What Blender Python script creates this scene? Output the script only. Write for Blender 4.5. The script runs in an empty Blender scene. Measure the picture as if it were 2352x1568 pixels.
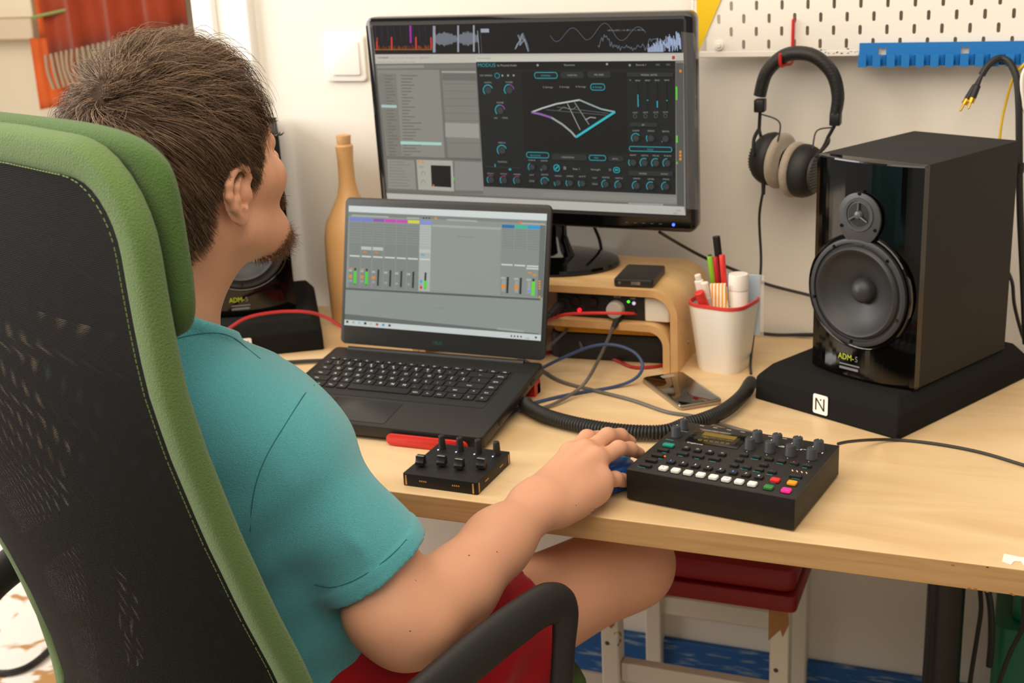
import bpy, bmesh, math, random
import numpy as np
from mathutils import Vector, Matrix, Euler

random.seed(7)
np.random.seed(7)
sc = bpy.context.scene
COL = sc.collection
R = math.radians
PI = math.pi

# ---------------------------------------------------------------- camera, light, exposure
cam_d = bpy.data.cameras.new('camera')
cam = bpy.data.objects.new('camera', cam_d)
COL.objects.link(cam)
cam_d.sensor_width = 36
cam_d.lens = 45.5429
cr, cu, cf = Vector((0.9295, 0.3657, -0.0471)), Vector((-0.0697, 0.2996, 0.9515)), Vector((-0.3621, 0.8812, -0.304))
cm = Matrix((cr, cu, -cf)).transposed().to_4x4()
cm.translation = Vector((0.322, -1.3609, 1.4361))
cam.matrix_world = cm
cam_d.clip_start = .02
cam_d.dof.use_dof = True
cam_d.dof.focus_distance = 1.38
cam_d.dof.aperture_fstop = 9.0
sc.camera = cam
sc.view_settings.view_transform = 'Standard'
sc.view_settings.look = 'None'
sc.view_settings.gamma = 1
sc.view_settings.use_curve_mapping = False
sc.view_settings.exposure = 0.0

w = bpy.data.worlds.new('world')
sc.world = w
w.use_nodes = True
w.node_tree.nodes['Background'].inputs[0].default_value = (1.0, .93, .84, 1)
w.node_tree.nodes['Background'].inputs[1].default_value = .38


def area(name, loc, target, sx, sy, power, col):
    d = bpy.data.lights.new(name, 'AREA')
    d.shape = 'RECTANGLE'; d.size = sx; d.size_y = sy; d.energy = power; d.color = col
    o = bpy.data.objects.new(name, d); COL.objects.link(o)
    o.location = loc
    o.rotation_euler = (Vector(target) - Vector(loc)).to_track_quat('-Z', 'Y').to_euler()
    return o


area('window_daylight', (-3.0, -.6, 1.9), (-.3, .5, .9), 1.8, 1.5, 80, (1.0, .97, .93))
area('overhead_fill_light', (-.3, -.9, 2.6), (-.2, .1, .8), 2.4, 2.4, 62, (1.0, .86, .68))  # added broad overhead fill standing in for ceiling bounce, not a lamp fitting

# ---------------------------------------------------------------- material helpers
def lin(c):
    return tuple((x / 12.92 if x <= .04045 else ((x + .055) / 1.055) ** 2.4) for x in c)


def hexc(h):
    return lin(tuple(int(h[i:i + 2], 16) / 255 for i in (0, 2, 4)))


def mat(name, col, rough=.5, metal=0., spec=.5, coat=0., noise=0., nscale=20., bump=0., bscale=200., sheen=0., trans=0., emit=None, estr=1., sub=0., stretch=None):
    """principled material; noise mottles the colour, bump gives grain; col is hex or linear triple"""
    m = bpy.data.materials.new(name)
    m.use_nodes = True
    nt = m.node_tree
    b = nt.nodes['Principled BSDF']
    c = hexc(col) if isinstance(col, str) else col
    b.inputs['Base Color'].default_value = (*c, 1)
    b.inputs['Roughness'].default_value = rough
    b.inputs['Metallic'].default_value = metal
    b.inputs['Specular IOR Level'].default_value = spec
    b.inputs['Coat Weight'].default_value = coat
    b.inputs['Coat Roughness'].default_value = .05
    b.inputs['Sheen Weight'].default_value = sheen
    b.inputs['Transmission Weight'].default_value = trans
    if sub:
        b.inputs['Subsurface Weight'].default_value = sub
        b.inputs['Subsurface Radius'].default_value = (.9, .35, .2)
        b.inputs['Subsurface Scale'].default_value = .006
    if emit:
        e = hexc(emit) if isinstance(emit, str) else emit
        b.inputs['Emission Color'].default_value = (*e, 1)
        b.inputs['Emission Strength'].default_value = estr
    tc = nt.nodes.new('ShaderNodeTexCoord')
    mp = nt.nodes.new('ShaderNodeMapping')
    nt.links.new(tc.outputs['Object'], mp.inputs[0])
    if stretch:
        mp.inputs['Scale'].default_value = stretch
    if noise:
        n = nt.nodes.new('ShaderNodeTexNoise'); n.inputs['Scale'].default_value = nscale
        n.inputs['Detail'].default_value = 5
        nt.links.new(mp.outputs[0], n.inputs['Vector'])
        mx = nt.nodes.new('ShaderNodeMix'); mx.data_type = 'RGBA'
        mx.inputs[6].default_value = (*[x * (1 - noise) for x in c], 1)
        mx.inputs[7].default_value = (*[min(1, x * (1 + noise)) for x in c], 1)
        nt.links.new(n.outputs[0], mx.inputs[0])
        nt.links.new(mx.outputs[2], b.inputs['Base Color'])
    if bump:
        n2 = nt.nodes.new('ShaderNodeTexNoise'); n2.inputs['Scale'].default_value = bscale
        n2.inputs['Detail'].default_value = 3
        nt.links.new(mp.outputs[0], n2.inputs['Vector'])
        bp = nt.nodes.new('ShaderNodeBump'); bp.inputs['Strength'].default_value = bump
        bp.inputs['Distance'].default_value = .002
        nt.links.new(n2.outputs[0], bp.inputs['Height'])
        nt.links.new(bp.outputs[0], b.inputs['Normal'])
    return m


def node(nt, kind, **kw):
    n = nt.nodes.new(kind)
    for k, v in kw.items():
        if k.startswith('i'):
            n.inputs[int(k[1:])].default_value = v
        else:
            setattr(n, k, v)
    return n


M = {}
M['wall'] = mat('wall_plaster', 'ece6dc', .9, noise=.03, nscale=3, bump=.25, bscale=14)
M['wall_far'] = mat('far_wall_plaster', 'cfc2ad', .9, noise=.05, nscale=4)
M['ceiling'] = mat('ceiling_paint', 'f2eee6', .9)
M['white_trim'] = mat('white_gloss_trim', 'f7f4ee', .35)
M['floor'] = mat('floor_tiles', 'a99a86', .5, noise=.2, nscale=9)
M['black'] = mat('black_plastic', '161514', .45)
M['black_soft'] = mat('black_soft_plastic', '1d1c1b', .6)
M['black_matte'] = mat('black_anodised', '171514', .5, spec=.3, bump=.15, bscale=900)
M['gloss_black'] = mat('glossy_black', '060606', .07)
M['rubber'] = mat('black_rubber', '1b1a19', .55)
M['foam'] = mat('black_foam', '1b1a19', .95, spec=.15, bump=.5, bscale=700)
M['vinyl'] = mat('black_vinyl_wrap', '1b1a1a', .65, spec=.3, bump=.1, bscale=600)
M['cone'] = mat('woofer_cone', '2b2c2e', .5)
M['metal'] = mat('brushed_metal', 'b9b6b0', .28, metal=1)
M['gold'] = mat('gold_plate', 'd9a93c', .25, metal=1)
M['gold_trace'] = mat('gold_trace', 'd9a560', .35, metal=.6)
M['white'] = mat('white_plastic', 'efe9df', .4)
M['white_pap'] = mat('white_paper', 'f3efe8', .8)
M['red'] = mat('red_plastic', 'c8281e', .4)
M['red_cable'] = mat('red_cable', 'a31218', .45)
M['blue_cable'] = mat('blue_cable', '33466f', .5)
M['grey_cable'] = mat('grey_cable', '5f5a54', .5)
M['dark_cable'] = mat('dark_cable', '262422', .5)
M['yellow_cable'] = mat('yellow_cable', 'd8b21e', .5)
M['cork'] = mat('cork', 'c79a68', .9, noise=.2, nscale=300)
M['bottle_wood'] = mat('turned_wood', 'd2a36c', .45, noise=.18, nscale=14, stretch=(1, 1, .12))
M['skin'] = mat('skin', 'd39c7d', .5, spec=.35, noise=.06, nscale=26, bump=.12, bscale=420, sub=.12)
M['skin_red'] = M['skin']


def cloth(name, col, a=.07, ns=900, bump=.35, rough=.9, sheen=.25):
    return mat(name, col, rough, noise=a, nscale=ns, bump=bump, bscale=ns * 1.3, sheen=sheen, spec=.2)


def wood(name, c1, c2, scale, stretch, rough=.42, coat=.15):
    m = bpy.data.materials.new(name); m.use_nodes = True
    nt = m.node_tree; b = nt.nodes['Principled BSDF']
    tc = node(nt, 'ShaderNodeTexCoord'); mp = node(nt, 'ShaderNodeMapping')
    mp.inputs['Scale'].default_value = stretch
    nt.links.new(tc.outputs['Object'], mp.inputs[0])
    n = node(nt, 'ShaderNodeTexNoise'); n.inputs['Scale'].default_value = scale
    n.inputs['Detail'].default_value = 8; n.inputs['Distortion'].default_value = 1.1
    n.inputs['Roughness'].default_value = .55
    nt.links.new(mp.outputs[0], n.inputs['Vector'])
    r = node(nt, 'ShaderNodeValToRGB')
    r.color_ramp.elements[0].position = .34; r.color_ramp.elements[0].color = (*hexc(c2), 1)
    r.color_ramp.elements[1].position = .62; r.color_ramp.elements[1].color = (*hexc(c1), 1)
    nt.links.new(n.outputs[0], r.inputs[0])
    nt.links.new(r.outputs[0], b.inputs['Base Color'])
    b.inputs['Roughness'].default_value = rough
    b.inputs['Coat Weight'].default_value = coat
    b.inputs['Coat Roughness'].default_value = .25
    return m


M['birch'] = wood('birch_veneer', 'e4c79b', 'd8b585', 3.0, (1, 4.5, 4.5))
M['birch_edge'] = wood('birch_edge_band', 'bf9866', 'b08756', 5.0, (1, 9, 20), .5, 0)
M['ply'] = wood('bent_birch_ply', 'e3bd87', 'd3a76e', 4.0, (1, 3, 3), .45, .1)
M['ply_edge'] = wood('ply_edge', 'd2a56e', 'bb8b55', 8.0, (1, 30, 1), .6, 0)

# ---------------------------------------------------------------- mesh helpers
class MB:
    def __init__(s):
        s.v = []; s.f = []; s.m = []; s.c = None

    def add(s, vs, fs, m=0, T=None):
        o = len(s.v)
        if T is not None:
            vs = [tuple(T @ Vector(v)) for v in vs]
        s.v.extend([tuple(v) for v in vs])
        s.f.extend([tuple(i + o for i in f) for f in fs])
        s.m.extend([m] * len(fs))
        return s

    def box(s, x0, x1, y0, y1, z0, z1, m=0, T=None):
        return s.add([(x0, y0, z0), (x1, y0, z0), (x1, y1, z0), (x0, y1, z0), (x0, y0, z1), (x1, y0, z1), (x1, y1, z1), (x0, y1, z1)],
                     [(3, 2, 1, 0), (4, 5, 6, 7), (0, 1, 5, 4), (1, 2, 6, 5), (2, 3, 7, 6), (3, 0, 4, 7)], m, T)

    def prism(s, pts, z0, z1, b=0., m=0, T=None, mtop=None, nb=2):
        """outline pts (ccw) extruded z0..z1 with rounded rims of radius b"""
        n = len(pts)
        cx = sum(p[0] for p in pts) / n; cy = sum(p[1] for p in pts) / n
        nrm = []
        for i in range(n):
            a = Vector(pts[i - 1]); c = Vector(pts[(i + 1) % n]); d = (c - a)
            nn = Vector((d.y, -d.x)); nn = nn.normalized() if nn.length > 1e-12 else Vector((0, 0))
            nrm.append(nn)
        loops = []
        if b > 0:
            for k in range(nb + 1):
                t = k / nb * PI / 2
                loops.append((z0 + b * (1 - math.sin(t)), b * (1 - math.cos(t))))
            loops = loops[::-1]
            loops = [(z0 + b * (1 - math.sin(PI / 2 - k / nb * PI / 2)) if False else z0 + b * (1 - math.cos(k / nb * PI / 2)), b * (1 - math.sin(k / nb * PI / 2))) for k in range(nb + 1)]
            loops += [(z1 - b * (1 - math.cos(PI / 2 - k / nb * PI / 2)), b * (1 - math.sin(PI / 2 - k / nb * PI / 2))) for k in range(nb + 1)]
        else:
            loops = [(z0, 0), (z1, 0)]
        vs = []; fs = []
        for z, ins in loops:
            for p, q_ in zip(pts, nrm):
                vs.append((p[0] - q_.x * ins, p[1] - q_.y * ins, z))
        L = len(loops)
        for k in range(L - 1):
            for i in range(n):
                j = (i + 1) % n
                fs.append((k * n + i, k * n + j, (k + 1) * n + j, (k + 1) * n + i))
        s.add(vs, fs, m, T)
        o = len(s.v) - len(vs)
        s.f.append(tuple(o + i for i in range(n))[::-1]); s.m.append(m)
        s.f.append(tuple(o + (L - 1) * n + i for i in range(n))); s.m.append(m if mtop is None else mtop)
        return s

    def rbox(s, w, d, h, r=.005, b=.002, m=0, T=None, c=(0, 0, 0), mtop=None):
        return s.prism([(x + c[0], y + c[1]) for x, y in rr(w, d, r)], c[2], c[2] + h, b, m, T, mtop)

    def cyl(s, r0, r1, z0, z1, n=24, b=0., m=0, T=None, c=(0, 0)):
        if r0 == r1:
            return s.prism([(c[0] + r0 * math.cos(i / n * 2 * PI), c[1] + r0 * math.sin(i / n * 2 * PI)) for i in range(n)], z0, z1, b, m, T)
        return s.lathe([(0, z0), (r0, z0), (r1, z1), (0, z1)], n, m, T if T else None, c)

    def lathe(s, prof, n=32, m=0, T=None, c=(0, 0)):
        vs = []; fs = []
        for r, z in prof:
            for i in range(n):
                a = i / n * 2 * PI
                vs.append((c[0] + r * math.cos(a), c[1] + r * math.sin(a), z))
        for k in range(len(prof) - 1):
            for i in range(n):
                j = (i + 1) % n
                fs.append((k * n + i, k * n + j, (k + 1) * n + j, (k + 1) * n + i))
        return s.add(vs, fs, m, T)

    def tube(s, pts, r, n=8, m=0, T=None, smooth=6, flat=1., up=None, caps=True):
        """tube along pts (Catmull-Rom smoothed); r number or list; flat squashes the second axis"""
        rs = r if isinstance(r, (list, tuple)) else [r] * len(pts)
        P = [Vector(p) for p in pts]
        if smooth > 1 and len(P) > 2:
            Q = []; Rr = []
            for i in range(len(P) - 1):
                p0 = P[max(i - 1, 0)]; p1 = P[i]; p2 = P[i + 1]; p3 = P[min(i + 2, len(P) - 1)]
                for k in range(smooth):
                    t = k / smooth
                    Q.append(.5 * ((2 * p1) + (p2 - p0) * t + (2 * p0 - 5 * p1 + 4 * p2 - p3) * t * t + (-p0 + 3 * p1 - 3 * p2 + p3) * t ** 3))
                    Rr.append(rs[i] * (1 - t) + rs[i + 1] * t)
            Q.append(P[-1]); Rr.append(rs[-1])
            P, rs = Q, Rr
        vs = []; fs = []
        t0 = (P[1] - P[0]).normalized()
        ref = Vector(up) if up else (Vector((0, 0, 1)) if abs(t0.z) < .9 else Vector((1, 0, 0)))
        a = t0.cross(ref).normalized()
        for i, p in enumerate(P):
            t = (P[min(i + 1, len(P) - 1)] - P[max(i - 1, 0)])
            t = t.normalized() if t.length > 1e-9 else t0
            if up:
                a = t.cross(ref); a = a.normalized() if a.length > 1e-6 else Vector((1, 0, 0))
            else:
                a = (a - t * a.dot(t)).normalized()
            b = t.cross(a)
            for k in range(n):
                an = k / n * 2 * PI
                vs.append(p + a * (rs[i] * math.cos(an)) + b * (rs[i] * flat * math.sin(an)))
            t0 = t
        L = len(P)
        for i in range(L - 1):
            for k in range(n):
                j = (k + 1) % n
                fs.append((i * n + k, i * n + j, (i + 1) * n + j, (i + 1) * n + k))
        if caps:
            fs.append(tuple(range(n))[::-1]); fs.append(tuple((L - 1) * n + k for k in range(n)))
        return s.add(vs, fs, m, T)

    def build(s, name, mats, parent=None, loc=None, rot=None, ang=35, smooth=True, bevel=0.):
        me = bpy.data.meshes.new(name)
        me.from_pydata(s.v, [], s.f)
        if not isinstance(mats, (list, tuple)):
            mats = [mats]
        for mm in mats:
            me.materials.append(M[mm] if isinstance(mm, str) else mm)
        me.polygons.foreach_set('material_index', s.m)
        if s.c is not None:
            at = me.color_attributes.new('Col', 'FLOAT_COLOR', 'CORNER')
            buf = []
            for f, c in zip(s.f, s.c):
                buf.extend([*c, 1.] * len(f))
            at.data.foreach_set('color', buf)
        me.validate()
        if smooth:
            me.polygons.foreach_set('use_smooth', [True] * len(me.polygons))
            me.set_sharp_from_angle(angle=R(ang))
        me.update()
        o = bpy.data.objects.new(name, me)
        COL.objects.link(o)
        if parent:
            o.parent = parent
        if loc:
            o.location = loc
        if rot:
            o.rotation_euler = rot
        if bevel:
            bm = o.modifiers.new('bevel', 'BEVEL'); bm.width = bevel; bm.segments = 2; bm.limit_method = 'ANGLE'
        return o


def rr(w, d, r, n=5):
    pts = []
    for cx, cy, a0 in ((w / 2 - r, -d / 2 + r, -90), (w / 2 - r, d / 2 - r, 0), (-w / 2 + r, d / 2 - r, 90), (-w / 2 + r, -d / 2 + r, 180)):
        for i in range(n + 1):
            a = R(a0 + 90 * i / n)
            pts.append((cx + r * math.cos(a), cy + r * math.sin(a)))
    return pts


def circ(r, n=24, c=(0, 0)):
    return [(c[0] + r * math.cos(i / n * 2 * PI), c[1] + r * math.sin(i / n * 2 * PI)) for i in range(n)]


def thing(name, label, cat, loc=(0, 0, 0), rotz=0, group=None):
    o = bpy.data.objects.new(name, None); COL.objects.link(o)
    o.empty_display_size = .05
    o.location = loc; o.rotation_euler = (0, 0, rotz)
    o['label'] = label; o['category'] = cat
    if group: o['group'] = group
    return o


def tag(o, label, cat, group=None, kind=None):
    o['label'] = label; o['category'] = cat
    if group: o['group'] = group
    if kind: o['kind'] = kind
    return o


def struct(name, mb, mats, label=None, **kw):
    o = mb.build(name, mats, **kw); o['kind'] = 'structure'
    if label: o['label'] = label
    return o


def T(loc=(0, 0, 0), rx=0, ry=0, rz=0, s=1):
    return Matrix.Translation(loc) @ Euler((rx, ry, rz)).to_matrix().to_4x4() @ Matrix.Scale(s, 4)


_txt = {}
def text_geo(body):
    """outline letters of the built-in font as flat faces, height about 1"""
    if body in _txt: return _txt[body]
    cu_ = bpy.data.curves.new('lettering', 'FONT'); cu_.body = body; cu_.resolution_u = 2
    ob = bpy.data.objects.new('lettering', cu_); COL.objects.link(ob)
    dg = bpy.context.evaluated_depsgraph_get()
    me = bpy.data.meshes.new_from_object(ob.evaluated_get(dg))
    vs = [tuple(v.co) for v in me.vertices]; fs = [tuple(p.vertices) for p in me.polygons]
    bpy.data.objects.remove(ob); bpy.data.curves.remove(cu_); bpy.data.meshes.remove(me)
    _txt[body] = (vs, fs)
    return vs, fs


def put_text(mb, body, Tm, size, m=0, wid=None, bold=0):
    vs, fs = text_geo(body)
    if not vs: return
    mx = max(v[0] for v in vs)
    sx = size if wid is None else wid / mx
    mb.add([(v[0] * sx, v[1] * size, 0) for v in vs], fs, m, Tm)
    if mb.c is not None: return


# ---------------------------------------------------------------- the room
YW = .772
mb = MB(); mb.box(-1.04, 3.0, YW, YW + .12, 0, 2.7)
struct('wall_back', mb, 'wall', 'white plaster wall behind the desk')
mb = MB(); mb.box(-4.2, 3.0, -3.2, 2.6, -.05, 0)
struct('floor', mb, 'floor', 'tiled floor')
mb = MB(); mb.box(-4.2, -1.04, 2.2, 2.3, 0, 2.7)
struct('wall_far', mb, 'wall_far', 'beige wall beyond the opening')
# white doorway trim at the left end of the wall: grooved jamb
mb = MB()
mb.box(-1.165, -1.118, YW - .02, YW + .14, 0, 2.7)
mb.box(-1.118, -1.082, YW - .008, YW + .14, 0, 2.7)
mb.box(-1.082, -1.04, YW - .02, YW + .14, 0, 2.7)
struct('trim_1', mb, 'white_trim', 'white grooved frame at the end of the wall', bevel=.004)

# blue baseboard with worn paint
m = bpy.data.materials.new('worn_blue_paint'); m.use_nodes = True
nt = m.node_tree; b = nt.nodes['Principled BSDF']
tc = node(nt, 'ShaderNodeTexCoord'); mp = node(nt, 'ShaderNodeMapping'); mp.inputs['Scale'].default_value = (3, 3, 22)
n = node(nt, 'ShaderNodeTexNoise'); n.inputs['Scale'].default_value = 6; n.inputs['Detail'].default_value = 8
r_ = node(nt, 'ShaderNodeValToRGB')
r_.color_ramp.elements[0].position = .56; r_.color_ramp.elements[0].color = (*hexc('1f5a9a'), 1)
r_.color_ramp.elements[1].position = .72; r_.color_ramp.elements[1].color = (*hexc('8fa3b0'), 1)
nt.links.new(tc.outputs['Object'], mp.inputs[0]); nt.links.new(mp.outputs[0], n.inputs[0])
nt.links.new(n.outputs[0], r_.inputs[0]); nt.links.new(r_.outputs[0], b.inputs['Base Color'])
b.inputs['Roughness'].default_value = .6
M['blue_worn'] = m
mb = MB(); mb.box(-1.04, 3.0, YW - .014, YW, .03, .128)
struct('baseboard_back', mb, 'blue_worn', 'worn blue painted baseboard', bevel=.003)
mb = MB(); mb.box(-1.04, 3.0, YW - .02, YW, 0, .03)
struct('trim_2', mb, M['wall_far'], 'grey strip at the foot of the baseboard')

# ---------------------------------------------------------------- desk
t = thing('desk', 'long birch desk against the white wall, with worn front edge', 'desk', (0, 0, 0))
mb = MB(); mb.box(-1.5, 1.05, 0, .757, .718, .75)
mb.m[2] = 1; mb.m[3] = 1; mb.m[5] = 1
mb.build('tabletop', ['birch', 'birch_edge'], t, bevel=.0012)
chip = mat('bare_chipboard', '9a6238', .9)
for i in range(14):
    x = random.uniform(.24, .38); z = random.choice([.7198, .7472]) + random.uniform(-.002, .002); s = random.uniform(.001, .0032)
    mb = MB(); mb.prism([(x + s * c_, z + s * .5 * d_) for c_, d_ in ((-.9, -.3), (.2, -.6), (1, -.1), (.5, .5), (-.4, .4))], -.0003, .0004, 0, 0, Matrix(((1, 0, 0, 0), (0, 0, 1, 0), (0, 1, 0, 0), (0, 0, 0, 1))))
    mb.build('edge_chip', chip, t, smooth=False)
for x, y in ((.252, .42), (-1.3, .42)):
    mb = MB(); mb.cyl(.0265, .0265, .02, .712, 28); mb.cyl(.04, .04, .708, .718, 28); mb.cyl(.03, .03, 0, .02, 28)
    mb.build('leg', mat('black_enamel_leg', '141311', .25), t, (x, y, 0))
# torn white sticker on the edge of the top
mb = MB()
mb.prism([(0.3237, 0.0132), (0.3332, 0.0086), (0.3365, 0.018), (0.3432, 0.0189), (0.3464, 0.0093), (0.3675, 0.0123), (0.363, 0.0332), (0.343, 0.0295), (0.3254, 0.033)], .7502, .7506)
tag(mb.build('torn_sticker', 'white_pap'), 'torn scrap of white sticker stuck on the right front of the desk', 'sticker')

# ---------------------------------------------------------------- screen drawing
class UI:
    """flat interface drawing on a display; coordinates are mapped by a homography onto w x h metres"""
    def __init__(s, w, h, src, flip=False):
        A = []; bb = []
        for (x, y), (u, v) in zip(src, ((0, h), (w, h), (w, 0), (0, 0))):
            A += [[x, y, 1, 0, 0, 0, -u * x, -u * y], [0, 0, 0, x, y, 1, -v * x, -v * y]]; bb += [u, v]
        s.H = np.append(np.linalg.solve(np.array(A, float), np.array(bb, float)), 1).reshape(3, 3)
        s.mb = MB(); s.mb.c = []; s.z = 0; s.w = w; s.h = h

    def p(s, x, y):
        v = s.H @ np.array([x, y, 1.])
        return (v[0] / v[2], v[1] / v[2])

    def face(s, pts, col):
        s.z += .000004
        o = len(s.mb.v)
        s.mb.add([(x, y, s.z) for x, y in pts], [tuple(range(len(pts)))[::-1]])
        s.mb.c.append(hexc(col))

    def full(s, col):
        s.face([(0, 0), (0, s.h), (s.w, s.h), (s.w, 0)], col)

    def quad(s, a, b_, c, d, col):
        s.face([s.p(*a), s.p(*b_), s.p(*c), s.p(*d)], col)

    def rect(s, x0, y0, x1, y1, col, sk=0.):
        """corners top-left, bottom-right in drawing coordinates; sides follow the display's own axes"""
        a = s.p(x0, y0); c = s.p(x1, y1)
        s.face([(a[0], a[1]), (c[0], a[1]), (c[0], c[1]), (a[0], c[1])], col)

    def line(s, pts, wd, col, closed=False):
        P = [Vector(s.p(*q)) for q in pts]
        if closed: P.append(P[0])
        for a, c in zip(P[:-1], P[1:]):
            d = c - a
            if d.length < 1e-7: continue
            nn = Vector((-d.y, d.x)).normalized() * wd / 2
            s.face([tuple(a - nn), tuple(a + nn), tuple(c + nn), tuple(c - nn)], col)

    def arc(s, x, y, r, a0, a1, wd, col, n=9):
        cx, cy = s.p(x, y)
        for i in range(n):
            t0 = R(a0 + (a1 - a0) * i / n); t1 = R(a0 + (a1 - a0) * (i + 1) / n)
            s.face([(cx + (r - wd) * math.cos(t0), cy + (r - wd) * math.sin(t0)), (cx + (r - wd) * math.cos(t1), cy + (r - wd) * math.sin(t1)),
                    (cx + r * math.cos(t1), cy + r * math.sin(t1)), (cx + r * math.cos(t0), cy + r * math.sin(t0))], col)

    def dot(s, x, y, r, col, n=14):
        cx, cy = s.p(x, y)
        s.face([(cx + r * math.cos(-k / n * 2 * PI), cy + r * math.sin(-k / n * 2 * PI)) for k in range(n)], col)

    def pill(s, x0, y0, x1, y1, wd, col, fill=None):
        a = s.p(x0, y0); c = s.p(x1, y1)
        cx, cy = (a[0] + c[0]) / 2, (a[1] + c[1]) / 2; ww, hh = abs(c[0] - a[0]), abs(a[1] - c[1])
        r = hh * .4
        pts = [(cx + u, cy + v) for u, v in rr(ww, hh, r, 3)]
        if fill: s.face(pts[::-1], fill)
        for i in range(len(pts)):
            p0 = Vector(pts[i]); p1 = Vector(pts[(i + 1) % len(pts)]); d = (p1 - p0)
            if d.length < 1e-7: continue
            nn = Vector((-d.y, d.x)).normalized() * wd / 2
            s.face([tuple(p0 - nn), tuple(p0 + nn), tuple(p1 + nn), tuple(p1 - nn)], col)

    def text(s, x, y, body, size, col, wid=None):
        s.z += .000004
        u, v = s.p(x, y)
        vs, fs = text_geo(body)
        mx = max([q_[0] for q_ in vs] + [1e-6])
        sx = size if wid is None else wid / mx
        s.mb.add([(u + q_[0] * sx, v + q_[1] * size, s.z) for q_ in vs], fs)
        s.mb.c.extend([hexc(col)] * len(fs))

    def knob(s, x, y, r, a, col='2f9ea8', col2=None):
        s.dot(x, y, r * .78, '1a1d1d'); s.dot(x, y, r * .62, '35393a')
        s.arc(x, y, r, 225, 225 - 270 * a, r * .16, col)
        if col2: s.arc(x, y, r, 225 - 270 * a, 225 - 270 * min(1, a + .3), r * .16, col2)


def emat(name, strength):
    m = bpy.data.materials.new(name); m.use_nodes = True
    nt = m.node_tree; b = nt.nodes['Principled BSDF']
    at = node(nt, 'ShaderNodeAttribute'); at.attribute_name = 'Col'
    nt.links.new(at.outputs['Color'], b.inputs['Emission Color'])
    b.inputs['Emission Strength'].default_value = strength
    b.inputs['Base Color'].default_value = (.012, .012, .012, 1)
    b.inputs['Roughness'].default_value = .35
    b.inputs['Specular IOR Level'].default_value = .12
    return m


M['screen'] = emat('lit_display', .95)

# ---------------------------------------------------------------- laptop
LAP = thing('laptop', 'open black laptop with a mixer program on screen, tilted on a red stand', 'laptop', (-.349, .148, .773), 0)
lo = (-.36, 0, 0)
base = MB()
base.prism([(x - .18, y + .124) for x, y in rr(.36, .248, .008)], -.017, 0, .002)
base.box(-.350, -.010, .2095, .2115, 0, .0004)
for i in range(9):
    base.box(-.0005, .0006, .10 + i * .009, .106 + i * .009, -.011, -.006, 1)
base.box(-.0005, .0008, .19, .205, -.012, -.006, 1)
base.box(-.0005, .0008, .06, .073, -.012, -.006, 1)
BASE = base.build('base', [mat('laptop_shell', '2b2a29', .38, metal=.35, bump=.05, bscale=900), 'black'], LAP, rot=(.109, 0, 0))
mb = MB(); mb.prism([(x - .1925, y + .121) for x, y in rr(.32, .142 - .0, .004)], .0001, .0003) if False else mb.rbox(.316, .126, .0005, .004, 0, 0, None, (-.191, .147, 0))
mb.build('keyboard_well', mat('keyboard_well', '191818', .5), BASE)
mb = MB(); mb.rbox(.112, .066, .0006, .003, .0002, 0, None, (-.212, .043, 0))
mb.build('touchpad', mat('touchpad_glass', '232222', .3), BASE)
keymat = mat('key_cap', '121212', .42)
legmat = mat('key_legend', 'd8d8d4', .5, emit='cfcfc8', estr=.8)


def key(x0, x1, y0, y1, s, s2=''):
    mb = MB(); wd = x1 - x0; dp = y1 - y0
    mb.rbox(wd - .0024, dp - .0024, .0018, .0022, .0006, 0, None, ((x0 + x1) / 2, (y0 + y1) / 2, .0006))
    if s:
        hs = .0066 if len(s) == 1 else .0038
        Tm = T(((x0 + x1) / 2 - (.0022 if len(s) == 1 else .0011 * len(s)), (y0 + y1) / 2 - .0028 + (0 if not s2 else .0018), .00245))
        put_text(mb, s, Tm, hs, 1)
        if s2:
            put_text(mb, s2, T(((x0 + x1) / 2 + .0014, (y0 + y1) / 2 - .0055, .00245)), .0042, 1)
    return mb.build('key', [keymat, legmat], BASE, smooth=False)


KX = -.348
rows = [
    (.196, .0105, [(1.05, 'Esc')] + [(1.0, 'F%d' % i) for i in range(1, 13)] + [(1.05, 'Prt'), (1, 'Del'), (.95, 'Off')]),
    (.1765, .0185, [(.75, '~')] + [(1, a) for a in '1234567890-='] + [(2.15, '<--'), (1.1, 'Home')]),
    (.158, .0185, [(1.3, 'Tab')] + [(1, a) for a in 'QWERTYUIOP[]'] + [(1.6, '\\'), (1.1, 'PgUp')]),
    (.1395, .0185, [(1.55, 'Caps')] + [(1, a) for a in "ASDFGHJKL;'"] + [(2.35, 'Enter'), (1.1, 'PgDn')]),
    (.121, .0185, [(2.05, 'Shift')] + [(1, a) for a in 'ZXCVBNM,./'] + [(1.85, 'Shift'), (1, '^'), (1.1, 'End')]),
    (.1025, .0185, [(1.15, 'Ctrl'), (1, 'Fn'), (1, 'Win'), (1, 'Alt'), (5.3, ''), (1, 'AltGr'), (1, 'Fn'), (1.0, 'Ctrl'), (1.35, '<'), (1, 'v'), (1.1, '>')]),
]
for y0, hgt, ks in rows:
    tot = sum(k_[0] for k_ in ks); x = KX; un = .313 / tot
    for wd, s in ks:
        sub = ''
        if len(s) == 1 and s in '1234567890': sub = "!\"#$%&/()="['1234567890'.index(s)]
        key(x, x + wd * un, y0, y0 + hgt, s, sub)
        x += wd * un
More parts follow.
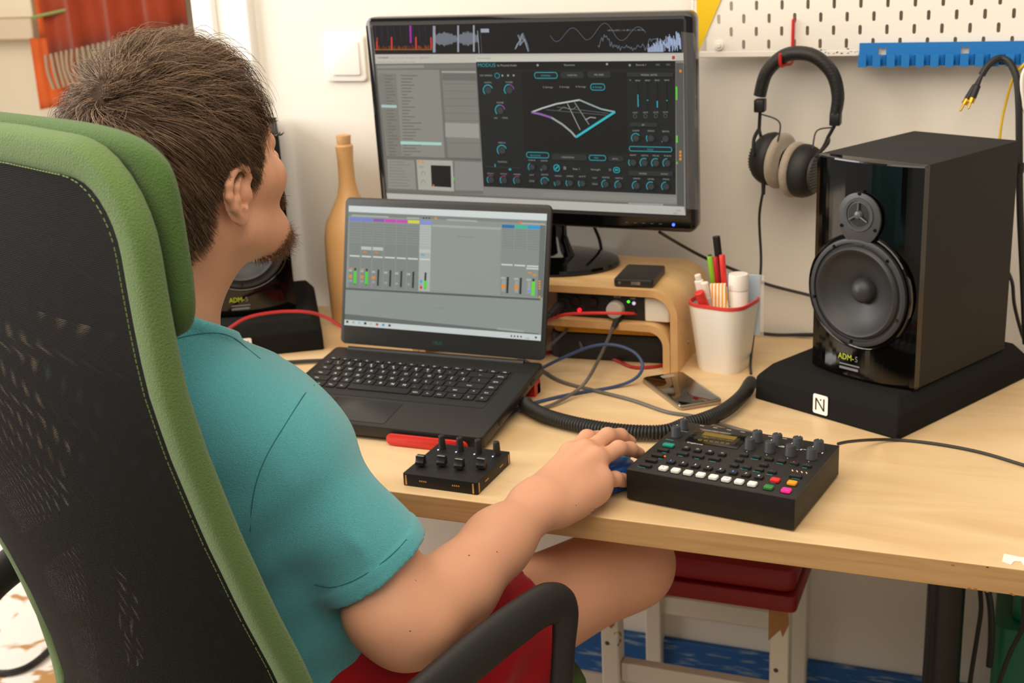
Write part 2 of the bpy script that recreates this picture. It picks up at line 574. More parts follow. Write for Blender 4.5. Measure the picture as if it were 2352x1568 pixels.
# hinge and lid
ly, lz = .2475 * math.cos(.109), .2475 * math.sin(.109)
mb = MB(); mb.tube([(-.335, ly - .004, lz - .002), (-.03, ly - .004, lz - .002)], .0055, 14, smooth=1)
mb.build('hinge', 'black', LAP)
lidT = .242
mb = MB()
mb.prism([(x, y + .1215) for x, y in rr(.358, .237, .009)], -.007, 0, .0018)
LID = mb.build('lid', [mat('lid_bezel', '1c1b1a', .5)], LAP, (-.177, ly + .002, lz + .001), (PI / 2 - lidT + .0, 0, -.021))
ui = UI(.344, .1935, [(182, 70), (1403, 130), (1365, 903), (157, 800)])
ui.full('8c928c')
bl = lambda x, y: y + (x - 157) * .0495
G1, G2, G3 = '9aa09a', '858b86', '767c78'
ui.quad((182, 70), (1403, 130), (1401, 172), (181, 107), 'cfd6d4')
ui.text(205, 92, '.', .003, '555555')
ui.quad((181, 110), (1400, 176), (1399, 192), (180, 130), '7c817c')
for a, c in ((200, 430), (540, 620), (790, 975), (1240, 1390)):
    ui.quad((a, 124 + (a - 182) * .054), (c, 124 + (c - 182) * .054), (c, 134 + (c - 182) * .054), (a, 134 + (a - 182) * .054), 'a4aaa4')
for a in (645, 662, 680): ui.dot(a, 150, .0014, '2c2f2d')
ui.rect(712, 146, 728, 158, 'd98a1d'); ui.rect(1231, 173, 1247, 186, 'd9701d')
cols = ['6f7fd0', '6f7fd0', '8d55a8', 'c743b1', 'c743b1', 'd3cf3c', '7f8fdc']
xs = [188, 262, 333, 405, 480, 548, 622, 697]
for i, cc in enumerate(cols):
    a, c = xs[i] + 1, xs[i + 1] - 3
    y0 = 143 + (a - 188) * .051; y1 = y0 + (c - a) * .051
    ui.quad((a, y0), (c, y1), (c, y1 + 19), (a, y0 + 19), cc)
    top, bot = y0 + 24, 572 + (a - 180) * .052
    fx = lambda yy: -(yy - 150) * .019
    base_c = 'a9afa9' if i == 6 else '7d837e'
    ui.quad((a + fx(top), top), (c + fx(top), top + 4), (c + fx(bot), bot + 3), (a + fx(bot), bot), base_c)
    for k in range(9):
        yy = top + 5 + k * 15
        ui.line([(a + 2 + fx(yy), yy), (c - 2 + fx(yy), yy + 3.5)], .0006, '949a94' if i != 6 else 'bcc2bc')
    yb = 372 + (a - 188) * .055
    ui.quad((a + fx(yb) + 4, yb), (c + fx(yb) - 4, yb + 4), (c + fx(yb) - 4, yb + 13), (a + fx(yb) + 4, yb + 9), 'c9cfc8')
    if i in (1, 2, 6):
        ui.quad((a + fx(yb) + 2, yb - 56), (c + fx(yb) - 2, yb - 52), (c + fx(yb) - 2, yb - 32), (a + fx(yb) + 2, yb - 36), 'b9bfb8')
        ui.rect(a + fx(yb) + 12, yb - 26, a + fx(yb) + 34, yb - 16, 'c9803a' if i < 6 else '45a7c9')
    ms = 452 + i * 5
    mx = c - 34 + fx(ms) * 1.2
    ui.rect(mx, ms, mx + 8, ms + 100, '2d302e')
    if i < 2: ui.rect(mx - 3, ms + 16, mx + 11, ms + 96, '4fc93e')
    if i == 6: ui.rect(mx - 3, ms + 50, mx + 13, ms + 98, '55cf3e')
    ui.rect(mx - 34, ms + 8, mx - 14, ms + 22, 'a9aea8'); ui.rect(mx - 32, ms + 70, mx - 16, ms + 84, '9a9f9a')
    if i < 3: ui.rect(mx - 33, ms + 40, mx - 15, ms + 60, 'd98a2a')
    if i < 2: ui.rect(mx - 34, ms - 2, mx - 8, ms + 6, 'c98a3a')
    if i == 6: ui.rect(mx - 30, ms + 46, mx - 14, ms + 64, '3fa6c2'); ui.dot(mx - 22, ms + 92, .0024, 'd03a2a')
ui.quad((697, 190), (1122, 212), (1110, 625), (684, 590), '90958c')
ui.quad((697, 190), (1122, 212), (1122, 226), (697, 204), 'a3a89f')
ui.text(855, 266, 'Drop Files and Devices Here', .0022, '5a5f5a', .028)
cols = ['1c6ea6', '31b694', '1f98cf']; xs = [1127, 1207, 1284, 1366]
for i, cc in enumerate(cols):
    a, c = xs[i] + 1, xs[i + 1] - 3
    y0 = 193 + (a - 1127) * .045
    ui.quad((a, y0), (c, y0 + 4), (c, y0 + 24), (a, y0 + 20), cc)
    fx = lambda yy: -(yy - 200) * .03
    top, bot = y0 + 24, 622 + (a - 1120) * .06
    ui.quad((a + fx(top), top), (c + fx(top), top + 4), (c + fx(bot), bot + 3), (a + fx(bot), bot), '858b85')
    for k in range(9):
        yy = top + 6 + k * 14
        ui.line([(a + 3 + fx(yy), yy), (c - 3 + fx(yy), yy + 4)], .0005, '6d736e')
    yb = 432 + i * 5
    ui.quad((a + fx(yb) + 3, yb), (c + fx(yb) - 4, yb + 4), (c + fx(yb) - 4, yb + 13), (a + fx(yb) + 3, yb + 9), 'c9cfc8')
    if i == 2:
        ui.quad((a + fx(yb), yb + 14), (c + fx(yb) - 3, yb + 18), (c + fx(yb) - 3, yb + 28), (a + fx(yb), yb + 24), 'c4cac3')
        ui.rect(a + 4, yb + 40, a + 26, yb + 52, 'd08a3a'); ui.rect(a + 32, yb + 54, a + 54, yb + 66, 'd08a3a')
    ms = 512 + i * 6; mx = a + 30
    ui.rect(mx - 36, ms, mx - 10, ms + 14, 'a9aea8'); ui.rect(mx - 30, ms + 18, mx - 12, ms + 90, '989e98')
    ui.rect(mx, ms, mx + 8, ms + 100, '2d302e')
    if i == 2: ui.rect(mx - 4, ms + 16, mx + 12, ms + 104, '62d43e'); ui.rect(mx - 30, ms + 70, mx - 10, ms + 84, '6f8fd8')
    else: ui.rect(mx - 34, ms + 46, mx - 12, ms + 70, 'e08a22')
ui.quad((1362, 200), (1396, 202), (1378, 640), (1345, 636), '6a6f6a')
for k in range(4): ui.rect(1352, 535 + k * 15, 1364, 546 + k * 15, 'd98a1d')
ui.rect(1352, 628, 1364, 640, 'd98a1d')
ui.quad((165, 572), (1362, 645), (1361, 657), (165, 584), '555a57')
ui.quad((165, 586), (1361, 659), (1357, 862), (160, 730), '8a918b')
ui.text(720, 700, 'Drop an Instrument', .0022, '5a5f5a', .016)
ui.quad((160, 732), (1357, 858), (1357, 868), (160, 766), '636965')
ui.quad((1098, 820), (1262, 838), (1262, 850), (1098, 832), '9aa09a')
ui.quad((159, 767), (1366, 866), (1365, 903), (157, 800), 'c5cdcb')
for xx, cc in ((176, '3a4040'), (214, 'b9a0a0'), (250, '8fb8cf'), (287, '20262a'), (322, 'd3b98a'), (360, 'c23b34'), (398, '4f8fc9'), (437, '3b4650')):
    yy = 780 + (xx - 176) * .092
    ui.rect(xx - 7, yy - 7, xx + 7, yy + 8, cc)
for xx in (1186, 1205, 1225, 1245): ui.rect(xx - 4, 866 + (xx - 1186) * .08, xx + 4, 878 + (xx - 1186) * .08, '4a5055')
ui.text(1270, 889, '12:30', .003, '4a5055'); ui.rect(1330, 876, 1342, 888, '30363a')
DISP = ui.mb.build('display', 'screen', LID, (-.172, .033, .0005), smooth=False)
mb = MB()
put_text(mb, '//SUS', T((-.012, .0135, .0004)), .008, 0)
mb.build('bezel_logo', mat('logo_teal', '12504a', .4), LID, smooth=False)

# red stand under the laptop
t = thing('laptop_stand', 'red stand with a front lip, carrying the black laptop', 'stand', (-.53, .27, .75))
mb = MB()
lipA, lipB = Vector((0.322, -1.3609, 1.4361)), 0
mb.prism([(-.005, 0), (.118, 0), (.118, .003), (.004, .003)], 0, .004)
mb = MB()
mb.prism([(x + .099, y + .0085) for x, y in rr(.125, .017, .0084)], -.0025, .0025, .0012, 0, Matrix(((1, 0, 0, 0), (0, 0, 1, -.1285), (0, 1, 0, .001), (0, 0, 0, 1))))
mb.box(.055, .145, -.128, -.10, .0, .004)
mb.build('lip', 'red', t)
mb = MB()
for x in (-.14, .100):
    mb.add([(x, -.10, 0), (x + .012, -.10, 0), (x + .012, .14, 0), (x, .14, 0), (x, -.10, .003), (x + .012, -.10, .003), (x + .012, .14, .026), (x, .14, .026)],
           [(3, 2, 1, 0), (4, 5, 6, 7), (0, 1, 5, 4), (1, 2, 6, 5), (2, 3, 7, 6), (3, 0, 4, 7)])
mb.box(-.14, .172, .118, .13, 0, .016); mb.box(.160, .172, .105, .13, 0, .022)
mb.build('rail', 'red', t)

# ---------------------------------------------------------------- fader controller
GX = (-0.409, 0.0211, .75); GZ = -0.0245
t = thing('fader_controller', 'small square black controller with four sliders and four knobs', 'controller', GX, GZ)
mb = MB(); H = .0175
mb.rbox(.107, .107, H - .0005, .002, .0008, 0, None, (.0535, .0535, .0005))
mb.build('case', 'black_matte', t)
mb = MB()
for i in range(4): mb.box(.0125 + i * .027, .0137 + i * .027, .010, .083, H, H + .0002)
mb.build('fader_slots', 'black', t, smooth=False)
mb = MB()
for x0 in (.0035, .0996, ): mb.box(x0, x0 + .0022, -.0003, .0005, .002, H - .002)
for x0 in (.024, .071):
    for k in range(4): mb.box(x0 + k * .0028, x0 + .0018 + k * .0028, -.0003, .0005, .0085, .0103)
for y0 in (.0035, .0996): mb.box(.1065, .1073, y0, y0 + .0022, .002, H - .002)
for y0 in (.024, .071):
    for k in range(4): mb.box(.1065, .1073, y0 + k * .0028, y0 + .0018 + k * .0028, .0085, .0103)
mb.build('gold_contacts', 'gold_trace', t, smooth=False)
for i, y in enumerate((.028, .036, .033, .043)):
    x = .0131 + i * .027
    mb = MB()
    prof = [(-.0055, 0), (.0055, 0), (.0048, .006), (.0042, .0125), (-.0028, .0125), (-.0036, .007), (-.0055, .0045)]
    mb.prism([(a, b_) for a, b_ in prof], -.0058, .0058, .0006, 0, Matrix(((0, 0, 1, x), (1, 0, 0, y), (0, 1, 0, H + .0025), (0, 0, 0, 1))))
    mb.box(x - .0055, x + .0055, y - .0022, y - .0010, H + .0149, H + .0152, 1)
    mb.box(x - .0012, x + .0012, y - .002, y + .002, H, H + .004)
    mb.build('fader_cap', ['black', mat('pale_line', 'b9b6b0', .4)], t)
    xk = .0135 + i * .027; yk = .0912
    mb = MB()
    for k in range(14):
        a = k / 14 * 2 * PI
    prof = [(0, 0), (.0052, 0), (.0052, .002), (.0048, .004), (.0041, .0185), (.0036, .0192), (0, .0192)]
    mb.lathe(prof, 28, 0, None, (xk, yk))
    for k in range(18):
        a = k / 18 * 2 * PI
        mb.tube([(xk + .0047 * math.cos(a), yk + .0047 * math.sin(a), .004), (xk + .0041 * math.cos(a), yk + .0041 * math.sin(a), .0175)], .00035, 4, smooth=1)
    mb.build('knob', 'rubber', t, (0, 0, H))
    mb = MB(); mb.cyl(.0011, .0011, 0, .0005, 12)
    mb.build('led', mat('blue_white_led', 'ffffff', .4, emit='9db4ff', estr=1.4), t, (xk - .003, yk - .0068, H))

# ---------------------------------------------------------------- synthesizer
SX = (-0.1162, 0.0549, .75); SZ = -0.1518; H = 0.0429
t = thing('synthesizer', 'black tabletop synthesizer with grey knobs, white step keys and small amber screen', 'synthesizer', SX, SZ)
mb = MB(); mb.rbox(.215, .176, H - .0055, .002, .001, 0, None, (.1075, .088, .003))
mb.build('case', 'black_matte', t)
mb = MB(); mb.rbox(.2154, .1764, .0022, .002, .0006, 0, None, (.1075, .088, H - .0024))
PAN = mb.build('top_panel', mat('synth_panel', '1c1a19', .5, bump=.1, bscale=1500), t)
mb = MB()
for x, y in ((.02, .02), (.195, .02), (.02, .156), (.195, .156)): mb.cyl(.006, .006, 0, .0032, 16, c=(x, y))
mb.build('rubber_feet', 'rubber', t)
mb = MB()
mb.rbox(.072, .046, .0006, .002, .0002, 0, None, (.066, .1355, H))
mb.build('display_glass', mat('smoked_glass', '0c0b0a', .12), t)
ui = UI(.056, .024, [(800, 340), (1215, 405), (1150, 495), (735, 420)])
ui.full('262012')
ui.text(812, 392, 'SYN1 LFO1 DEST+AMT', .004, 'b08a18', .044)
ui.rect(818, 372, 1180, 386, '8a6c14'); ui.text(830, 402, 'LEVL', .004, 'c49a1c', .008)
for k in range(6): ui.rect(790 + k * 56, 425 + k * 8, 812 + k * 56, 447 + k * 8, '8a6c14'); ui.rect(794 + k * 56, 431 + k * 8, 808 + k * 56, 441 + k * 8, '332a12')
ui.mb.build('screen', 'screen', t, (.038, .1225, H + .0008), smooth=False)
pm = mat('panel_print_white', 'e8e6e2', .5); pt = mat('panel_print_teal', '2a8f86', .5)
mb = MB()
put_text(mb, 'Digitone', T((0.0362, 0.1063, H + .0008)), .0052, 0, .0215)
put_text(mb, 'Elektron', T((.128, .141, H + .0004)), .0105, 0, .076)
put_text(mb, 'Polyphonic Digital Synthesizer', T((.034, .1565, H + .0008)), .0024, 0, .044)
put_text(mb, 'Headphones', T((.010, .141, H + .0004)), .0022, 0, .012)
for k in range(8): mb.box(.028 + k * .019, .034 + k * .019, .170, .1706, H, H + .0002)
for x in (.116, .142, .169, .196): mb.cyl(.0007, .0007, H, H + .0002, 8, c=(x, .1105))
mb.build('panel_lettering', pm, t, smooth=False)
knobm = mat('grey_knob', '32353a', .55)
kn = None
for x, y, s in [(xx, yy, 1) for xx in (.1160, .1425, .1693, .1962) for yy in (.1215, .1485)] + [(.0145, .1225, .92), (.0140, .1495, .78)]:
    mb = MB()
    mb.lathe([(0, 0), (.0074, 0), (.0074, .0012), (.0069, .002), (.0063, .0135), (.0058, .0142), (0, .0142)], 32)
    mb.box(-.0004, .0004, .003, .0062, .0141, .0144, 1)
    o = mb.build('knob', [knobm, pm], t, (x, y, H)); o.scale = (s, s, 1)
bdark = mat('dark_button', '1d1c1b', .5); bwhite = mat('white_button', 'dcd9cf', .4, emit='cfd3dd', estr=.12)


def button(x, y, w_, d_, m_, hgt=.0034, leg=None, lm=None, z=None):
    mb = MB()
    mb.rbox(w_ + .0012, d_ + .0012, .0004, .002, 0, 1)
    mb.rbox(w_, d_, hgt, min(w_, d_) * .22, .0009, 0, None, (0, 0, 0))
    if leg:
        put_text(mb, leg, T((-w_ * .16 * len(leg), -d_ * .2, hgt + .0001)), d_ * .55, 2)
    return mb.build('button', [m_, 'black', lm or pm], t, (x, y, H))


led_b = mat('lit_legend_blue', '3f7dff', .4, emit='3f6dff', estr=2.2)
led_w = mat('lit_legend_pale', 'bfe4f5', .4, emit='bfe4f5', estr=1.0)
led_r = mat('lit_legend_red', 'ff2a20', .4, emit='ff3020', estr=1.6)
for i in range(8):
    x = .0435 + i * .01635
    button(x, .016, .0108, .0108, bwhite, .0038, str(9 + i) if i == 0 else str(9 + i), led_b if i in (0, 5) else led_w)
    button(x, .0395, .0105, .0095, bdark, .0034, str(1 + i), led_b if i in (0, 5) else led_w)
for px, hx in (('d8262a', (.1785, .038)), ('e79a17', (.1992, .038)), ('2f7a33', (.1785, .0152)), ('e2227f', (.1998, .0152))):
    button(hx[0], hx[1], .0112, .0098, mat('coloured_button', px, .42, emit=px, estr=.55 if px == 'e2227f' else .05), .0036)
button(.0193, .087, .0150, .0088, mat('teal_button', '158a80', .45))
small = [(0.0192, 0.0701), (0.0198, 0.0514), (0.0194, 0.0337), (0.0196, 0.0166), (0.0466, 0.069), (0.0675, 0.0692), (0.089, 0.0702)]
for x, y in small: button(x, y, .0150, .0072, bdark)
small = [(0.0436, 0.0868), (0.0593, 0.0865), (0.0756, 0.0869), (0.0922, 0.0871)]
for i, (x, y) in enumerate(small): button(x, y, .0098, .0078, bdark, leg='O', lm=led_w if i == 2 else pm)
small = [(0.1178, 0.0964), (0.1342, 0.0959), (0.1502, 0.0964), (0.1664, 0.0959), (0.1828, 0.0956), (0.199, 0.0952), (0.118, 0.0783), (0.1186, 0.0604), (0.1346, 0.0608), (0.1506, 0.0764), (0.1507, 0.0604), (0.1669, 0.0603)]
for i, (x, y) in enumerate(small): button(x, y, .0108, .0066, bdark, leg='=' if i < 6 else '<', lm=led_r if i == 4 else pt)
x, y = (0.1966, 0.0594)
button(x, y, .0150, .0070, bdark)
mb = MB()
for k in range(4):
    for j in range(2): mb.cyl(.0008, .0008, 0, .0006, 8, c=(0.1861 + k * .0058 + j * .0014, 0.0775 - j * .002))
mb.build('page_leds', mat('amber_led', 'e8c090', .4, emit='e0b080', estr=.5), t, (0, 0, H), smooth=False)
mb = MB(); mb.cyl(.0014, .0014, 0, .0006, 12); mb.build('orange_led', mat('orange_led', 'ff6a20', .4, emit='ff5a18', estr=1.6), t, (0.0281, 0.0549, H))
mb = MB()
for cx_, cy_, s in [(0.0107, 0.0119, 0.01), (0.0176, 0.0317, 0.006), (0.0233, 0.0458, 0.005), (0.0201, 0.0652, 0.006), (0.0059, 0.1078, 0.011), (0.0426, 0.0641, 0.006), (0.0644, 0.064, 0.006), (0.0846, 0.0636, 0.008), (0.128, 0.0912, 0.01), (0.1618, 0.0909, 0.008), (0.1776, 0.0923, 0.008), (0.1943, 0.0904, 0.006), (0.1748, 0.0108, 0.007), (0.1951, 0.0107, 0.007), (0.1745, 0.0327, 0.006), (0.1953, 0.0339, 0.006), (0.1438, 0.0561, 0.009), (0.1613, 0.0544, 0.008), (0.1278, 0.0571, 0.009), (0.1929, 0.0551, 0.01)]:
    mb.box(cx_, cx_ + s, cy_ - .0008, cy_ + .0006, H, H + .0002)
mb.build('function_labels', pt, t, smooth=False)

# ---------------------------------------------------------------- mouse (under the hand)
t = thing('mouse', 'blue computer mouse under the person\'s hand, beside the synthesizer', 'mouse', (-.1475, .100, .75), -.28)
mb = MB()
vs = []; fs = []; nu, nv = 20, 10
for j in range(nv + 1):
    ph = j / nv * PI / 2
    for i in range(nu):
        a = i / nu * 2 * PI
        yy = math.sin(a) * .046 * math.cos(ph) ** .55; xx = math.cos(a) * .029 * math.cos(ph) ** .55 * (1 - .12 * math.sin(a) ** 2)
        zz = .003 + .030 * math.sin(ph) * (1 - .22 * (yy / .046)) * (1)
        vs.append((xx, yy, zz))
for j in range(nv):
    for i in range(nu):
        k = (i + 1) % nu
        fs.append((j * nu + i, j * nu + k, (j + 1) * nu + k, (j + 1) * nu + i))
fs.append(tuple(range(nu))[::-1])
mb.add(vs, fs)
mb.build('shell', mat('blue_mouse', '1353a8', .35), t)
mb = MB(); mb.lathe([(.0, -.003), (.008, -.003), (.009, 0), (.008, .003), (0, .003)], 20, 0, T((0, .032, .028), 0, PI / 2, 0))
mb.build('scroll_wheel', mat('teal_wheel', '5fd0c4', .4), t)

# ---------------------------------------------------------------- monitor riser (bent plywood)
t = thing('monitor_riser', 'bent birch plywood riser with a middle shelf, under the monitor', 'shelf', (-.40, .53, .75))


def arch(xl, xr, zt, r, th, dep, y0=0.):
    """bent sheet: up the left side, over the top, down the right side"""
    o_, i_ = [], []
    for (cx, cz, a0) in ((xr - r, zt - r, 0), (xl + r, zt - r, 90)):
        for k in range(11):
            a = R(a0 + 90 * k / 10)
            o_.append((cx + r * math.cos(a), cz + r * math.sin(a))); i_.append((cx + (r - th) * math.cos(a), cz + (r - th) * math.sin(a)))
    o_ = [(xr, 0)] + o_ + [(xl, 0)]; i_ = [(xr - th, 0)] + i_ + [(xl + th, 0)]
    nn = len(o_); vs = []
    for y in (y0, y0 + dep):
        vs += [(x, y, z) for x, z in o_] + [(x, y, z) for x, z in i_]
    fs = []; ms = []
    for k in range(nn - 1):
        fs += [(k, k + 1, 2 * nn + k + 1, 2 * nn + k), (nn + k + 1, nn + k, 3 * nn + k, 3 * nn + k + 1), (k + 1, k, nn + k, nn + k + 1), (2 * nn + k, 2 * nn + k + 1, 3 * nn + k + 1, 3 * nn + k)]
        ms += [0, 0, 1, 1]
    fs += [(0, 2 * nn, 3 * nn, nn), (nn - 1, 2 * nn - 1, 4 * nn - 1, 3 * nn - 1)]; ms += [1, 1]
    mb = MB(); mb.add(vs, fs); mb.m = ms
    return mb


arch(-.24, .226, .135, .042, .0115, .205).build('outer_shell', ['ply', 'ply_edge'], t)
arch(-.2275, .2135, .078, .036, .0115, .205).build('inner_shelf', ['ply', 'ply_edge'], t)
mb = MB(); mb.lathe([(0, 0), (.0045, 0), (.0045, .0015), (0, .002)], 16, 0, T((.226, .07, .032), 0, PI / 2, 0)); mb.build('screw', 'metal', t)

# audio interface on the middle shelf
t = thing('audio_interface', 'black audio interface with silver volume knob, on the riser\'s middle shelf', 'audio interface', (-.305, .55, .8285))
mb = MB(); mb.rbox(.155, .12, .044, .006, .002, 0, None, (0, .06, 0)); mb.build('housing', mat('dark_red_case', '3a0d0e', .35), t)
mb = MB(); mb.rbox(.148, .003, .040, .001, .0008, 0, None, (0, -.0008, .002)); mb.build('front_plate', 'black', t)
mb = MB(); mb.lathe([(0, 0), (.0145, 0), (.0135, .012), (.0125, .0135), (0, .0135)], 30, 0, T((.026, -.002, .018), PI / 2)); mb.build('volume_knob', mat('satin_aluminium', 'd2cdc4', .35, metal=.35), t)
for x in (-.040, -.010):
    mb = MB(); mb.lathe([(0, 0), (.0075, 0), (.0065, .008), (0, .008)], 20, 0, T((x, -.002, .028), PI / 2)); mb.build('gain_knob', mat('red_black_knob', '241314', .4), t)
mb = MB(); mb.lathe([(0, 0), (.011, 0), (.011, .003), (.007, .003), (.007, .001), (0, .001)], 24, 0, T((-.062, -.002, .020), PI / 2)); mb.build('jack_socket', 'rubber', t)
mb = MB(); mb.lathe([(0, 0), (.0065, 0), (.0065, .003), (.003, .003), (.003, .001), (0, .001)], 20, 0, T((.053, -.002, .014), PI / 2)); mb.build('headphone_socket', 'rubber', t)
mb = MB(); mb.lathe([(0, 0), (.0022, 0), (.0022, .0015), (0, .0015)], 12, 0, T((.047, -.0022, .031), PI / 2)); mb.build('green_led', mat('green_led', '39d420', .4, emit='49e020', estr=2), t)
mb = MB(); mb.lathe([(0, 0), (.0028, 0), (.0028, .002), (0, .002)], 12, 0, T((.056, -.0022, .029), PI / 2)); mb.build('switch', mat('lit_switch', 'dcd7ff', .4, emit='dcd7ff', estr=.5), t)
mb = MB(); mb.lathe([(0, 0), (.0032, 0), (.003, .003), (0, .004)], 12, 0, T((-.036, -.0022, .012), PI / 2)); mb.build('red_led', mat('red_led', 'ff2030', .4, emit='ff1828', estr=2.2), t)
mb = MB()
put_text(mb, 'SOLO', T((.022, -.0025, .0365), PI / 2), .0035, 0, .012)
put_text(mb, 'USB', T((.050, -.0025, .0355), PI / 2), .0032, 0, .008)
mb.build('lettering', pm, t, smooth=False)

t = thing('power_adapter', 'white power adapter beside the audio interface on the middle shelf', 'power adapter', (-.211, .57, .8288))
mb = MB(); mb.rbox(.042, .085, .039, .005, .003, 0, None, (0, .018, 0)); mb.build('body', 'white', t)
mb = MB(); mb.rbox(.006, .02, .014, .002, .001, 0, None, (-.0255, -.008, .012)); mb.build('socket', mat('grey_socket', 'b9b4ac', .5), t)

t = thing('hard_drive', 'small black portable hard drive on top of the birch riser', 'hard drive', (-.250, .587, .8855), .05)
mb = MB(); mb.rbox(.064, .094, .0135, .005, .003); mb.build('case', mat('mottled_case', '1f1d1c', .4, noise=.35, nscale=60), t)
mb = MB(); mb.rbox(.015, .002, .005, .0008, 0, 0, None, (.004, -.0469, .0045)); mb.cyl(.0024, .0024, 0, .001, 14, T=T((-.022, -.047, .007), PI / 2)); mb.build('port', 'metal', t)

# yellow and black case under the riser
t = thing('tool_case', 'black and yellow case lying under the lower shelf of the riser', 'case', (-.30, .625, .75), .06)
mb = MB(); mb.rbox(.21, .12, .046, .02, .006); mb.build('lower_body', 'black_soft', t)
mb = MB(); mb.rbox(.20, .12, .016, .02, .003, 0, None, (0, 0, .0465)); mb.build('lid', mat('yellow_lid', 'c98f12', .5), t)

# ---------------------------------------------------------------- monitor
t = thing('monitor', 'glossy black widescreen monitor on a round foot, music software on screen', 'monitor', (-.43, .66, .8855))
mb = MB(); prof = [(0, 0), (.118, 0), (.121, .004), (.119, .009), (.105, .0125), (.03, .017), (0, .0175)]
mb.lathe([(r_0, z_0) for r_0, z_0 in prof], 64); o = mb.build('base', 'gloss_black', t); o.scale = (1, .76, 1)
mb = MB(); mb.tube([(0, .0, .012), (0, .004, .05), (0, .012, .10), (0, .012, .17)], [.048, .030, .027, .027], 20, flat=.55, smooth=5, up=(0, 1, 0)); mb.build('neck', 'gloss_black', t)
HEADM = MB()
HEADM.prism([(x, y) for x, y in rr(.562, .338, .014, 6)], -.028, .004, .006)
HEADM.prism([(x, y) for x, y in rr(.40, .22, .04, 6)], -.05, -.027, .01)
HD = HEADM.build('bezel', 'gloss_black', t, (-.4355 + .43, .588 - .66, 1.137 - .8855), (PI / 2 + .027, 0, -.046))
mb = MB(); mb.rbox(.540, .304, .0006, .002, 0, 0, None, (0, .006, .0042)); mb.build('inner_frame', 'black_soft', HD)
ui = UI(.531, .2985, [(378, 152), (2148, 152), (2160, 1258), (476, 1167)])
ui.full('7f7d76')
tx = lambda y: (y - 152) * .09
# analyser strip
ui.quad((378, 152), (2148, 152), (2150, 345), (398, 326), '0c0b0d')
rnd = random.Random(3)
for k in range(60):
    x = 395 + k * 5.4; h_ = rnd.uniform(6, 26)
    ui.quad((x, 302 - h_), (x + 4, 302 - h_), (x + 5, 300), (x + 1, 300), rnd.choice(['7a2a18', '93401c', '5a1c2a']))
for x, h_ in ((403, 70), (488, 72), (628, 70), (715, 66)): ui.quad((x, 300 - h_), (x + 8, 300 - h_), (x + 10, 300), (x + 2, 300), 'd23a2c')
ui.quad((594, 165), (606, 165), (608, 265), (598, 265), '9c2a9c')
for k in range(10): ui.rect(400 + k * 36, 160, 402 + k * 36, 250, '2a1c33')
ui.line([(398, 300), (725, 304)], .0008, 'b57a1c')
for k in range(52):
    x = 730 + k * 5; a = 8 + 22 * abs(math.sin(k * .12)) + rnd.uniform(0, 12)
    if k in (0, 1, 2, 28, 29, 46, 47): a = 76
    ui.quad((x, 245 - a), (x + 3.6, 245 - a), (x + 4.4, 245 + a), (x + .8, 245 + a), '7f858f' if a < 60 else 'a9aeb8')
ui.rect(985, 200, 996, 330, 'b9bfc9'); ui.rect(1003, 190, 1052, 212, '9aa0aa'); ui.rect(1003, 212, 1010, 330, '8a909a')
P_ = [(1215, 230), (1230, 260), (1212, 280), (1200, 310), (1222, 270), (1240, 222), (1250, 250), (1262, 280), (1275, 325), (1256, 268), (1236, 240), (1226, 290), (1248, 262)]
ui.line(P_, .0012, '8f99a3'); ui.line([(a + 6, c - 4) for a, c in P_[::-1]], .0008, '6f7983')
ui.line([(1400 + k * 10, 232 + 38 * math.sin(k * .34 + .4) - 26 * max(0, math.sin((k - 20) * .18))) for k in range(55)], .0008, '5c6470')
ui.line([(1670 + k * 7, 330 - 70 * math.exp(-((k - 6) / 4.) ** 2) - rnd.uniform(0, 40) - (k > 40) * 30) for k in range(66)], .0008, '6a7480')
for k in range(40):
    x = 1950 + k * 4.7; y0 = 320 - k * 1.4 - rnd.uniform(0, 50)
    ui.line([(x, y0), (x + 3, 338 - rnd.uniform(0, 40) * (k > 18))], .0011, 'a3b2cf')
ui.text(1720, 216, '-18.9 LUFS | -16 dB | 11 | -30 Hz', .0035, '8a8f96', .06)
# left daw window
ui.quad((398, 327), (2150, 347), (2152, 388), (402, 380), 'bcb8ab')
ui.text(412, 350, 'Untitled', .005, '4a4843', .02); ui.text(430, 350, 'Ableton Live Suite - [Set]', .0035, '8a877c', .09)
ui.text(415, 374, 'File Edit Create View Options Help', .003, '8a877c', .07)
ui.quad((402, 381), (980, 384), (1020, 1130), (470, 1117), '6e6c65')
ui.quad((408, 388), (975, 390), (976, 412), (410, 410), '77756d')
ui.quad((410, 390), (680, 391), (682, 408), (412, 407), '8d8b82')
ui.quad((412, 415), (768, 420), (802, 922), (470, 905), '88867c')
ui.quad((418, 436), (520, 438), (555, 905), (472, 900), '7c7a71')
for k in range(26):
    y = 450 + k * 18; ui.line([(440 + tx(y) * .6, y), (440 + tx(y) * .6 + rnd.uniform(20, 60), y + 1)], .0012, '5d5b54')
    ui.line([(540 + tx(y) * .35, y), (540 + tx(y) * .35 + rnd.uniform(30, 110), y + 2)], .0013, '5d5b54')
ui.quad((436, 614), (524, 618), (526, 634), (438, 630), 'a6c3bd')
ui.quad((548, 824), (783, 834), (784, 850), (549, 842), 'a5cfc6')
ui.quad((782, 425), (978, 428), (1006, 925), (820, 918), '7e7c74')
ui.quad((782, 428), (978, 432), (979, 440), (782, 436), 'a3a197')
ui.quad((786, 440), (978, 444), (981, 486), (788, 480), '6b6962')
for k in range(9): ui.line([(800 + k * .5, 500 + k * 42), (985 + k * 2.2, 504 + k * 42)], .0009, '6c6a63')
ui.quad((803, 722), (995, 730), (998, 812), (806, 803), '9a988e')
ui.quad((470, 905), (800, 922), (1006, 930), (1008, 938), '5d5b55')
ui.quad((472, 925), (628, 932), (640, 1100), (480, 1092), '8d8b81')
